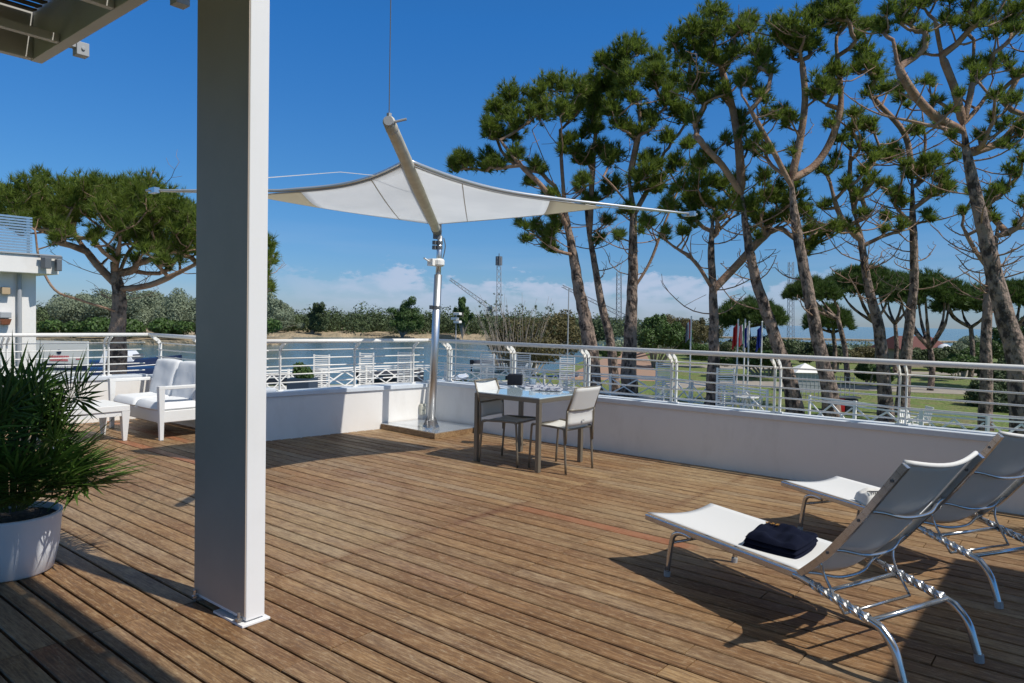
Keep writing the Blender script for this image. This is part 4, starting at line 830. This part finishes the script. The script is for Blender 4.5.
c = mb+dv*.862; q = MB(); q.lathe([(.055, -.05), (.075, -.03), (.075, .03), (.055, .05)], c, 14); q.box(c+Vector((-.04, -.07, .0)), (.10, .10, .09)); q.tube([c+Vector((-.05, -.1, 0)), c+Vector((-.07, -.2, .05))], .012, 6); q.build('winch', M_rail, t, bevel=.004)
for u, sz in ((.63, .022), (.94, .02), (.965, .024)): q = MB(); c = mb+dv*u; q.tube([c+Vector((0, 0, -.02)), c+Vector((0, 0, .02))], .056 if u < .8 else .04, 12); q.box(c+R0*-.06, (.05, .05, .05)); q.build('clamp', M_dgrey, t)
q = MB(); q.tube(arc([mb+dv*.99+R0*.05, mb+dv*.95+R0*.075, mb+dv*.90+R0*.06, mb+dv*.86+R0*.03], 4), .007, 5); q.build('line', M_dgrey, t)
# sail
A_tip = atd(389, 122, 4.5); B_end = atd(437, 231, mb.dot(F0)-.12)
t = thing('shade_sail', 'cream triangular shade sail spread on a rolled boom and two thin side spars', 'shade sail', (mb.x, mb.y, mtop.z), 0, None, world=True)
sailA = atd(408, 163, 5.55); sailB = atd(435, 224, 8.55); SR = atd(603, 207.5, 7.24); SL = atd(255, 196, 6.72)
ax = (B_end-A_tip)
q = MB(); n = 14; q.tube([A_tip.lerp(B_end, i/n) for i in range(n+1)], [.040+.016*min(1, i/6) for i in range(n+1)], 14); q.build('boom', M_tube, t, smooth=True)
q = MB(); q.tube([A_tip-ax.normalized()*.03, A_tip+ax.normalized()*.14], [.03, .043], 12); q.box(A_tip+Vector((0, 0, .03))-ax.normalized()*.0, (.022, .022, .05)); q.tube([A_tip+R0*.03, A_tip+R0*.11+Vector((0, 0, .02))], .008, 6); q.build('boom_cap', M_grey, t)
q = MB(); q.tube([B_end-ax.normalized()*.25, B_end+ax.normalized()*.03], .062, 12); q.box(B_end+Vector((0, 0, -.04)), (.07, .07, .12)); q.build('mast_coupling', M_dgrey, t)
def onb(P): u = (P-A_tip).dot(ax)/ax.dot(ax); return A_tip+ax*u
edges = []
def sail_half(S, sgn):
    a = onb(sailA); c = onb(sailB); n = 22; m_ = 14; G = []
    for i in range(n+1):
        u = i/n; row = []
        top = a.lerp(S, u); bot = c.lerp(S, u)
        mid = (a+c)/2
        # edges hollow towards the middle, cloth sags slightly
        top += (bot-top)*(.15*math.sin(math.pi*u)); bot += (a.lerp(S, u)-bot)*(.03*math.sin(math.pi*u))
        for j in range(m_+1):
            v = j/m_; p = top.lerp(bot, v)-Vector((0, 0, .03*math.sin(math.pi*u)*math.sin(math.pi*v)+.02*math.sin(math.pi*u))); row.append(p)
        G.append(row)
    q = MB(); q.grid(G[:16], .003); o = q.build('cloth', M_sail, t, smooth=True)
    q = MB(); q.grid(G[15:], .004); q.build('corner_patch', M_sailpatch, t, smooth=True)
    q = MB()
    for i_ in (5,):
        q.tube([p+Vector((0, 0, -.003)) for p in G[i_]], .005, 4)
    q.tube([r_[0] for r_ in G], .006, 5); q.tube([r_[-1] for r_ in G], .006, 5)
    edges.append([r_[0] for r_ in G]); q.build('seam', mat('seam_tape', (.66, .64, .60), .8, trans=.3), t)
sail_half(SR, 1); sail_half(SL, -1)
J = onb(atd(425, 191, 6.6))
for ie_, E_ in enumerate((atd(697, 214.5, 7.6), atd(146, 190.5, 6.75))):
    q = MB(); ed_ = [p_+Vector((0, 0, .022)) for p_ in edges[ie_][:19]]; e0_ = ed_[-1]; ed_ += [e0_.lerp(E_, k_/5) for k_ in range(1, 6)]; q.tube(ed_, [.017]*16+[.016-.0008*k_ for k_ in range(len(ed_)-16)], 8); q.build('spar', M_spar, t, smooth=True)
    q = MB(); q.tube([edges[ie_][-2], E_], .006, 5); q.box(E_.lerp(J, .03)+Vector((0, 0, .0)), (.12, .05, .05)); q.build('spar_end', M_alu, t)
top = A_tip+Vector((0, 0, 8)); q = MB(); q.tube([A_tip, top], .0035, 5); q.build('halyard', M_dgrey, t)
q = MB(); q.tube([J+Vector((0, 0, .1)), atd(340, 172, 5.6), atX(263, 178, -3.168)], .003, 4); q.build('stay_wire', M_wcloth, t)
q = MB(); q.tube([mtop, mtop+Vector((0, 0, .75))], [.02, .015], 6); q.box(mtop+Vector((0, 0, .78)), (.07, .07, .04)); q.build('mast_tip', M_dgrey, t)
# outlet box
q = MB(); q.box((0, 0, 0), (.05, .085, .15)); q.box((.03, 0, .02), (.02, .06, .05)); q.box((.03, 0, -.04), (.02, .06, .04)); o = q.build('socket_box', M_cream, bevel=.006); pp = atd(421.5, 415.5, 9.55); o.location = P_L.lerp(P_C, .955)-nl_*.03+Vector((0, 0, .22)); tag(o, 'small cream socket box on the parapet beside the steel mast', 'socket')

# ------------------------------------------------------------------ dining set
t = thing('dining_table', 'square table with a pale glass top and taupe metal legs by the parapet', 'table', (-4.61, 5.965, 0)); hx, hy = .43, .395
q = MB()
for s_ in (-1, 1): q.box((0, s_*(hy-.02), .705), (2*hx, .04, .04)); q.box((s_*(hx-.02), 0, .705), (.04, 2*hy-.082, .04))
q.build('frame', M_taupe, t, bevel=.003); q = MB(); q.box((0, 0, .733), (2*hx-.004, 2*hy-.004, .012)); q.build('table_top', M_glass, t, bevel=.002)
for a in (-1, 1):
    for c in (-1, 1): q = MB(); q.box((a*(hx-.022), c*(hy-.022), .342), (.044, .044, .684)); q.build('leg', M_taupe, t, bevel=.003)
def dining_chair(loc, rz, label):
    t = thing('dining_chair', label, 'chair', loc, rz, 'dining chairs at the square table'); W = .225
    for s_ in (-1, 1):
        q = MB(); q.tube(arc([(-.20, s_*W, 0), (-.17, s_*W, .40), (-.155, s_*W, .44), (-.10, s_*W, .448), (.2, s_*W, .455), (.235, s_*W, .44), (.245, s_*W, .40), (.27, s_*W, 0)], 4), .0115, 8); q.build('leg_frame', M_taupe, t, smooth=True)
        q = MB(); q.tube(arc([(-.19, s_*W, .30), (-.20, s_*(W+.0), .60), (-.205, s_*W, .63)], 3), .0115, 8); q.tube([(-.205, s_*W, .63), (-.285, s_*W*.93, .85)], .010, 8); q.build('back_post', M_taupe, t, smooth=True)
    q = MB(); q.tube([(-.205, -W, .63), (-.225, -W*.5, .625), (-.23, 0, .622), (-.225, W*.5, .625), (-.205, W, .63)], .010, 8); q.build('cross_tube', M_taupe, t, smooth=True); q = MB(); q.tube([(-.17, -W, .43), (-.17, W, .43)], .010, 8); q.build('cross_tube', M_taupe, t, smooth=True); q = MB(); q.tube([(.235, -W, .445), (.235, W, .445)], .010, 8); q.build('cross_tube', M_taupe, t, smooth=True); q = MB(); q.tube([(-.285, -W*.93, .85), (-.285, W*.93, .85)], .009, 8); q.build('cross_tube', M_taupe, t, smooth=True)
    q = MB(); q.grid([[(-.16+.40*i/8, W*.97*(-1+2*j/8), .452-.02*math.sin(math.pi*j/8)-.012*math.sin(math.pi*i/8)) for j in range(9)] for i in range(9)], .004); q.build('seat', M_slingchair, t, smooth=True)
    q = MB(); q.grid([[(-.180-.100*(max(0, i-3)/7)-.012-.02*math.sin(math.pi*j/8), W*.95*(-1+2*j/8)*(1-.05*i/10), .47+.38*i/10) for j in range(9)] for i in range(11)], .004); q.build('backrest', M_slingchair, t, smooth=True)
    q = MB(); q.lathe([(.003, -.004), (.016, 0), (.003, .004)], (-.235, 0, .52), 8); q.build('badge', M_black, t)
    return t
ch = dining_chair((-4.79, 5.82, 0), R(8), 'dining chair on the left of the table, seat tucked under it')
dup(ch, (-4.13, 5.93, 0), R(180-2), 'dining chair on the right of the table, pulled out in the sun')
q = MB(); q.box((0, 0, .06), (.17, .14, .12)); q.box((0, 0, .124), (.15, .12, .008)); o = q.build('napkin_box', M_black, bevel=.01); o.location = at(514, 384.5, .745)+Vector((0, .02, 0)); o.location.z = .741; o.rotation_euler.z = YAW-.1; tag(o, 'black box standing on the dining table', 'box')
o = None
for i, (x, y_, rz, lab) in enumerate([(535, 387.5, .3, 'open magazine lying on the dining table beside the black box'), (548, 390, -.2, 'folded grey newspaper on the right half of the dining table')]):
    q = MB(); q.box((0, 0, .008+.004*i), (.30, .21, .014)); q.box((.03, .01, .022+.006*i), (.2, .15, .012), rz=.3); o = q.build('magazine', M_paper); o.location = at(x, y_, .745); o.location.z = .742+.0*i; o.rotation_euler.z = rz+YAW; tag(o, lab, 'magazine')
p = at(524, 383, .80); q = MB(); q.lathe([(.03, 0), (.035, .005), (.038, .09), (.034, .09), (.03, .01)], n=16); o = q.build('ashtray', M_glass); p = at(526, 387, .745); o.location = (p.x, p.y+.12, .741); tag(o, 'small glass tumbler behind the black box on the dining table', 'glass')

# ------------------------------------------------------------------ loungers
def lounger(loc, rz, label):
    t = thing('sun_lounger', label, 'sun lounger', loc, rz, 'aluminium sun loungers with white sling'); Wd = .55
    top = [(.93, .315), (1.06, .437), (1.15, .545), (1.235, .652), (1.33, .785), (1.434, .93)]
    for yy in (0., Wd):
        q = MB(); q.bar((-.20, yy, .306), (.93, yy, .306), .026, .036); q.build('seat_rail', M_alu, t, bevel=.006)
        q = MB(); q.tube(arc([(.20, yy, .285), (.12, yy, .288), (.055, yy, .262), (.03, yy, .2), (0, yy, .02)], 4), .0155, 10); q.build('front_leg', M_alu, t, smooth=True)
        q = MB(); q.tube([(.002, yy, .03), (0, yy, 0)], .019, 10); q.build('foot_cap', M_grey, t); q = MB(); q.tube([(1.459, yy, .035), (1.463, yy, 0)], .021, 10); q.build('foot_cap', M_grey, t)
        q = MB(); q.tube(arc([(.90, yy, .300), (.96, yy, .298), (1.30, yy, .232), (1.36, yy, .208), (1.41, yy, .155), (1.44, yy, .08), (1.46, yy, .02)], 4), .0185, 10); q.build('rear_leg', M_alu, t, smooth=True)
        q = MB(); n = 60; P = []                      # twisted section
        for i in range(n+1):
            u = i/n; c = Vector((1.0+.30*u, yy, .292-.058*u)); a = u*2*math.pi*1.5
            P.append([c+Vector((0, math.cos(a+k*math.pi/2+0), math.sin(a+k*math.pi/2)))*.0235 for k in range(4)]+[c+Vector((0, math.cos(a), math.sin(a)))*.0235])
        q.grid(P); q.build('twisted_bar', M_alu, t)
        q = MB(); pts = arc([(x_, yy, z_) for x_, z_ in top], 4)
        for a, b_ in zip(pts[:-1], pts[1:]): q.bar(a, b_+(b_-a)*.02, .024, .040, (0, 1, 0)) if False else q.bar(a, b_+(b_-a)*.03, .021, .031, (-1, 0, 1))
        br = q.build('back_rail', M_alu, t); q = MB()
        for i in (5, 12, 18): q.tube([Vector(pts[i])+Vector((0, -.0145, 0)), Vector(pts[i])+Vector((0, .0145, 0))], .007, 8)
        q.build('rivet', M_dgrey, br)
        q = MB(); q.tube(arc([(1.04, yy+(.0 if yy else .0), .41), (1.06, yy+(.02 if yy == 0 else -.02), .33), (1.15, yy+(.03 if yy == 0 else -.03), .20)], 4), .0065, 6); q.build('strut', M_alu, t, smooth=True)
    q = MB(); q.tube([(1.07, 0, .278), (1.07, Wd, .278)], .011, 8); q.build('cross_tube', M_alu, t, smooth=True); q = MB(); q.tube([(1.31, 0, .236), (1.31, Wd, .236)], .013, 8); q.build('cross_tube', M_alu, t, smooth=True)
    q = MB(); q.tube([(1.15, .03, .20), (1.15, Wd-.03, .20)], .0075, 8); q.build('strut_bar', M_alu, t, smooth=True)
    q = MB(); q.tube([(.035, 0, .21), (.035, Wd, .21)], .009, 8); q.build('leg_stretcher', M_alu, t, smooth=True)
    q = MB()
    for (xs_, zs_) in ((1.10, .48), (1.275, .70), (.955, .33)):
        q.tube(arc([(xs_, .0, zs_), (xs_+.015, .07, zs_-.010), (xs_+.045, .17, zs_-.034), (xs_+.052, Wd/2, zs_-.040), (xs_+.045, Wd-.17, zs_-.034), (xs_+.015, Wd-.07, zs_-.010), (xs_, Wd, zs_)], 5), .0085, 8)
    q.build('back_brace', M_alu, t, smooth=True)
    q = MB(); G = []
    for i in range(21):
        u = i/20; row = []
        for j in range(13):
            v = j/12; sag = math.sin(math.pi*v); row.append((-.205+1.135*u+(.05*sag*(1-u)**8 if True else 0), .012+(Wd-.024)*v, .327-.028*sag*(.6+.4*math.sin(math.pi*u))))
        G.append(row)
    q.grid(G, .003); q.build('seat_sling', M_sling, t, smooth=True)
    q = MB(); G = []; tp = arc([(x_, 0, z_) for x_, z_ in top], 4)
    for i, p in enumerate(tp):
        row = []; u = i/(len(tp)-1); nx = Vector((.8, 0, -.6))
        for j in range(13):
            v = j/12; sag = math.sin(math.pi*v); row.append(Vector((p.x, .012+(Wd-.024)*v, p.z))+Vector((-.8, 0, .6))*.018+nx*(.045*sag))
        G.append(row)
    q.grid(G, .003); q.build('back_sling', M_sling, t, smooth=True)
    q = MB(); q.tube([G[-1][j] for j in range(13)], .011, 8); q.build('top_hem', M_sling, t, smooth=True)
    q = MB(); q.box((.15, 0, 0), (.004, .004, .004)); 
    return t
lg = lounger((-1.909, 3.837, 0), R(-22), 'near sun lounger with a navy towel on its seat')
l2 = dup(lg, (-1.609, 5.343, 0), R(-30), 'far sun lounger with a white printed towel, nearer the parapet')
def cushion(name, L_, W_, H_, m, seed=0, n=18, wr=.008, ex=5):
    rs_ = np.random.RandomState(seed); vs = []; q = MB(); top = []; bot = []
    ph = rs_.uniform(0, 6, 6)
    for i in range(n+1):
        rt = []; rb = []
        for j in range(n+1):
            u = -1+2*i/n; v = -1+2*j/n; e = (1-abs(u)**ex)*(1-abs(v)**ex); k = 1-.05*(u*u*v*v)
            wz = wr*(math.sin(u*5+v*3+ph[0])+math.sin(v*8+ph[1]+u*2)*.6+math.sin(u*13+ph[2])*.3)
            rt.append((u*L_/2*k, v*W_/2*k, H_*.25+H_*.75*e**.45+wz*e)); rb.append((u*L_/2*k, v*W_/2*k, H_*.25-H_*.25*e**.45))
        top.append(rt); bot.append(rb[::-1])
    q.grid(top); q.grid(bot); return q
q = MB()
for li, (L_, W_, z_) in enumerate(((.30, .36, 0), (.295, .35, .026), (.285, .345, .052))):
    c_ = cushion('layer', L_, W_, .036, M_navy, 2+li, 34, .0065+.002*li, 9); c_.v = [(x_+.004*li, y_-.003*li, zz+z_) for x_, y_, zz in c_.v]; q.add(c_.v, c_.f)
tw = q.build('folded_towel', M_navy, smooth=True)
pt = at(780, 547, .33); ca = Vector((math.cos(R(-22)), math.sin(R(-22)), 0)); cb = Vector((-ca.y, ca.x, 0)); 
tw.location = Vector((-1.909, 3.837, .306))+ca*.585+cb*.27; tw.rotation_euler = (0, R(2), R(-22)+.35); tag(tw, 'folded navy blue towel with gold lettering on the near lounger', 'towel')
q = MB()
def glyphs(q, rows, px, z0):
    for r_, row in enumerate(rows):
        for c_, ch_ in enumerate(row):
            if ch_ == '#': q.box((c_*px, -r_*px, z0), (px*.9, px*.9, .002))
glyphs(q, ['.#..#..##', '#...##.#.', '##.#.#.##', '.#..#..#.'], .0085, 0)
em = q.build('embroidery', M_gold, tw); em.location = (-.12, .11, .0895); em.rotation_euler = (.0, -.0, 0)
q = cushion('towel', .26, .20, .10, M_towelw, 5); tw2 = q.build('rolled_towel', M_towelw, smooth=True); c2 = Vector((math.cos(R(-30)), math.sin(R(-30)), 0)); d2 = Vector((-c2.y, c2.x, 0))
pt = at(878, 503, .33); tw2.location = (pt.x, pt.y+.02, .308); tw2.rotation_euler = (0, 0, R(-30)+1.2); tag(tw2, 'folded white towel with a dark printed pattern on the far lounger', 'towel')
q = MB()
for k in range(14): q.tube(arc([(-.09+.013*k, -.075, 0), (-.085+.013*k, -.05, .012), (-.093+.013*k, -.02, .0)], 2), .003, 4)
em = q.build('printed_pattern', M_print, tw2); em.location = (0, -.005, .098)

# ------------------------------------------------------------------ palm in a pot
def palm_pot(loc, s_, label, nleaf, seed):
    t = thing('potted_palm', label, 'potted plant', loc); r3 = random.Random(seed)
    q = MB(); q.lathe([(.195*s_, 0), (.208*s_, .01), (.236*s_, .15*s_), (.25*s_, .325*s_), (.252*s_, .34*s_), (.237*s_, .34*s_), (.235*s_, .29*s_), (.01, .29*s_)], n=48); q.build('pot', M_pot, t, smooth=True)
    q = MB(); q.lathe([(.228*s_, .29*s_), (.226*s_, .31*s_), (.1*s_, .325*s_), (.01, .33*s_)], n=24); q.build('soil', M_soil, t)
    st = MB(); lf = MB()
    for k in range(nleaf):
        az = r3.uniform(0, 2*math.pi); el = r3.uniform(.05, 1.5); Lp = r3.uniform(.22, .52)*s_*(1.15 if el > .9 else .62)
        d_ = Vector((math.cos(az)*math.cos(el), math.sin(az)*math.cos(el), math.sin(el))); b0 = Vector((math.cos(az)*.07*s_, math.sin(az)*.07*s_, .36*s_))
        tip_ = b0+d_*Lp+Vector((0, 0, .10*s_)); mid = b0+(tip_-b0)*.5+Vector((0, 0, .06*s_)); st.tube(arc([b0, mid, tip_], 4), .0055*s_, 5)
        ax_ = (tip_-mid).normalized(); side = ax_.cross(Vector((0, 0, 1)));
        if side.length < .05: side = Vector((1, 0, 0))
        side.normalize(); nrm_ = side.cross(ax_); nseg = 19; LL = r3.uniform(.27, .42)*s_
        for j in range(nseg):
            a = (-1+2*j/(nseg-1))*R(112); dd = (ax_*math.cos(a)+side*math.sin(a)+nrm_*(.22*math.cos(a*1.4)+r3.uniform(-.12, .12))).normalized(); L_ = LL*(1-.22*abs(a)/R(112))*r3.uniform(.88, 1.08)
            w_ = .009*s_; wd = dd.cross(nrm_).normalized()*w_; p1 = tip_+dd*L_*.5; p2 = tip_+dd*L_+Vector((0, 0, -.028*s_*r3.uniform(-.2, 1.1))); fold = nrm_*w_*.5
            lf.add([tip_, p1-wd+fold, p1, p1+wd+fold, p2], [(0, 1, 2), (0, 2, 3), (1, 4, 2), (2, 4, 3)])
    st.build('stems', M_palmstem, t); lf.build('leaves', M_palm, t)
    return t
pc = at(9, 573, 0)
palm_pot((pc.x-.03, pc.y+.02, 0), 1.0, 'fan palm in a white round pot at the left edge of the deck', 105, 3)
palm_pot((.55, 6.45, 0), 1.0, 'fan palm in a white pot beyond the right edge, behind the loungers', 34, 9)

# ------------------------------------------------------------------ sofa, low table, armchair
def sofa(loc, rz, W, Dp, label, cat='sofa', name='garden_sofa', nseat=2, cushm=None):
    t = thing(name, label, cat, loc, rz); cushm = cushm or M_cush          # local: front at y=0, back at y=Dp, x 0..W
    for x_ in (0.0, W-.07):
        q = MB(); q.prism([(x_, 0), (x_+.07, 0), (x_+.07, Dp*.92), (x_, Dp*.92)], .60, .64); q.add([(x_, 0, .64), (x_+.07, 0, .64), (x_+.07, .075, .64), (x_, .075, .64), (x_+.01, .02, 0), (x_+.055, .02, 0), (x_+.055, .065, 0), (x_+.01, .065, 0)], [(0, 1, 5, 4), (1, 2, 6, 5), (2, 3, 7, 6), (3, 0, 4, 7), (4, 5, 6, 7)]); q.box((x_+.035, Dp*.9, .32), (.06, .06, .64)); q.build('arm', M_wicker, t, bevel=.006)
    q = MB(); q.box((W/2, Dp*.47, .27), (W-.15, Dp*.82, .14)); q.build('seat_frame', M_wicker, t, bevel=.008)
    for i in range(nseat):
        w_ = (W-.16)/nseat; c = cushion('c', w_-.004, Dp*.80, .12, cushm, i+3, 20, .003, 10); o_ = c.build('seat_cushion', cushm, t, smooth=True); o_.location = (.08+w_*(i+.5), Dp*.42, .33)
        c = cushion('c', w_-.004, .52, .10, cushm, i+13, 20, .003, 12); o_ = c.build('back_cushion', cushm, t, smooth=True); o_.location = (.08+w_*(i+.5), Dp*.84, .64); o_.rotation_euler = (R(76), 0, 0)
    q = MB(); q.bar((W/2, Dp*.93, .34), (W/2, Dp*1.03, .86), W-.02, .05, (0, 1, 0)); q.build('backrest', M_wicker, t, bevel=.01)
    return t
sofa((-9.88, 3.83, 0), 0, 1.45, .72, 'white two seat wicker sofa with white cushions behind the pillar')
sofa((-10.35, 3.30, 0), R(-78), .72, .66, 'white armchair with a dark grey back cushion half hidden behind the palm', 'armchair', 'garden_armchair', 1, M_gcush) if False else None
sofa((-9.75, 1.75, 0), R(100), .75, .7, 'white wicker armchair with grey cushions half hidden behind the palm', 'armchair', 'garden_armchair', 1, M_gcush)
t = thing('low_table', 'white low wicker table with tapered legs in front of the sofa', 'table', (-9.07, 3.22, 0)); W, Dp = .70, .82
q = MB(); q.box((0, 0, .385), (W, Dp, .07)); q.build('table_top', M_wicker, t, bevel=.006); q = MB(); q.box((0, 0, .322), (W-.03, Dp-.03, .055)); q.build('apron', M_wicker, t)
for a in (-1, 1):
    for c in (-1, 1):
        q = MB(); x_, y_ = a*(W/2-.045), c*(Dp/2-.045); q.add([(x_-.045, y_-.045, .35), (x_+.045, y_-.045, .35), (x_+.045, y_+.045, .35), (x_-.045, y_+.045, .35), (x_-.02, y_-.02, 0), (x_+.02, y_-.02, 0), (x_+.02, y_+.02, 0), (x_-.02, y_+.02, 0)], [(0, 1, 5, 4), (1, 2, 6, 5), (2, 3, 7, 6), (3, 0, 4, 7), (4, 5, 6, 7), (3, 2, 1, 0)]); q.build('leg', M_wicker, t)

# ------------------------------------------------------------------ pavilion at the left
D = 12.2; pr = atd(36, 330, D); pe = atd(62, 265, D-.5)
t = thing('white_pavilion', 'white pavilion with a flat overhanging roof at the left edge of the photo', 'building', (pr.x, pr.y, GZ), R(90))
zr = atd(36, 273, D-.4).z-GZ; zt = atd(36, 254.5, D-.4).z-GZ
q = MB(); q.box((-2.0, 1.5, zr/2), (4.0, 3.0, zr)); q.build('wall', M_wall, t)
q = MB(); q.box((-2.05, 1.6, (zr+zt)/2), (4.6, 3.8, zt-zr)); q.build('roof', M_wall, t, bevel=.01)
q = MB(); q.box((-2.05, 1.6, zt+.012), (4.66, 3.86, .022)); q.build('roof_edge', M_grey, t)
q = MB(); q.tube([(-.26, -.06, 0), (-.26, -.06, zr)], .035, 10); q.build('downpipe', M_grey, t)
zl = atd(36, 292, D).z-GZ; q = MB(); q.box((-.46, -.06, zl), (.12, .10, .12)); q.build('wall_lamp', M_ochre, t, bevel=.01)
z2 = atd(36, 318, D).z-GZ; q = MB(); q.box((-.47, -.07, z2+.045), (.16, .12, .10)); q.build('dispenser_top', M_grey, t, bevel=.01); q = MB(); q.add([(-.555, -.13, z2-.02), (-.385, -.13, z2-.02), (-.385, -.01, z2-.02), (-.555, -.01, z2-.02), (-.53, -.11, z2-.12), (-.41, -.11, z2-.12), (-.41, -.02, z2-.12), (-.53, -.02, z2-.12)], [(0, 1, 5, 4), (1, 2, 6, 5), (2, 3, 7, 6), (3, 0, 4, 7), (4, 5, 6, 7)]); q.build('dispenser', M_brown, t, bevel=.01)
zs = atd(36, 221, D+.6).z-GZ; t2 = MB()
for i in range(14): t2.box((-1.75, .35, zt+.06+i*(zs-zt-.06)/13), (3.6, .03, .03))
for x_ in (-3.4, -2.0, -.9, .0): t2.box((x_, .38, (zt+zs)/2), (.04, .04, zs-zt))
t2.build('louvre_screen', M_alu, t)
q = MB(); q.box((.10, -.38, zt-.02), (.34, .05, .04)); q.build('lamp_bracket', M_dgrey, t); q = MB(); q.box((.02, -.42, zt-.13), (.11, .12, .18), rz=.3); q.build('floodlight', M_dgrey, t, bevel=.01); q = MB(); q.box((.20, -.42, zt-.15), (.08, .12, .2)); q.build('floodlight', M_dgrey, t, bevel=.01)
# white display board with red lettering and navy band
D = 15.; p = atd(62, 370, D); t = thing('display_board', 'white display board with red lettering above a navy band, behind the far left railing', 'sign', (p.x, p.y, GZ), YAW)
zT = atd(62, 341, D).z-GZ; zB = atd(62, 385, D).z-GZ; zb0 = atd(62, 370, D).z-GZ; zb1 = atd(62, 363.5, D).z-GZ
q = MB(); q.box((0, 0, (zT+zB)/2), (1.1, .06, zT-zB)); q.build('panel', M_boatw, t); q = MB(); q.box((0, -.034, (zb0+zb1)/2), (1.1, .006, zb1-zb0)); q.build('navy_band', M_navyp, t)
for s_ in (-.5, .5): q = MB(); q.box((s_, 0, zB/2), (.05, .05, zB)); q.build('post', M_grey, t)
q = MB(); r4 = random.Random(2)
for rr_, z_ in ((0, zT-.33), (1, zT-.40)):
    x_ = -.24
    while x_ < .14: w_ = r4.uniform(.02, .035); q.box((x_+w_/2, -.034, z_), (w_, .004, .045)); x_ += w_+.009
for k in range(3): q.box((.33+k*.04, -.034, zT-.36), (.03, .004, .05))
q.build('lettering', M_pink, t)
q = MB(); q.lathe([(.003, -.003), (.05, -.002), (.05, .002), (.003, .003)], (0, 0, 0), 12); e = q.build('emblem', M_navyp, t); e.location = (-.04, -.036, zT-.23); e.rotation_euler = (R(90), 0, 0)
q = MB(); x_ = -.2
while x_ < .25: w_ = r4.uniform(.02, .04); q.box((x_+w_/2, -.040, (zb0+zb1)/2), (w_, .004, .035)); x_ += w_+.01
q.build('band_lettering', M_boatw, t)
# overhead wires at left
for i, (a, c, dd) in enumerate([((0, 60), (22, 240), 9), ((0, 190), (60, 330), 10)]): pass
for o in list(bpy.data.objects):
    for k_ in ('_w', '_o'):
        if k_ in o: del o[k_]
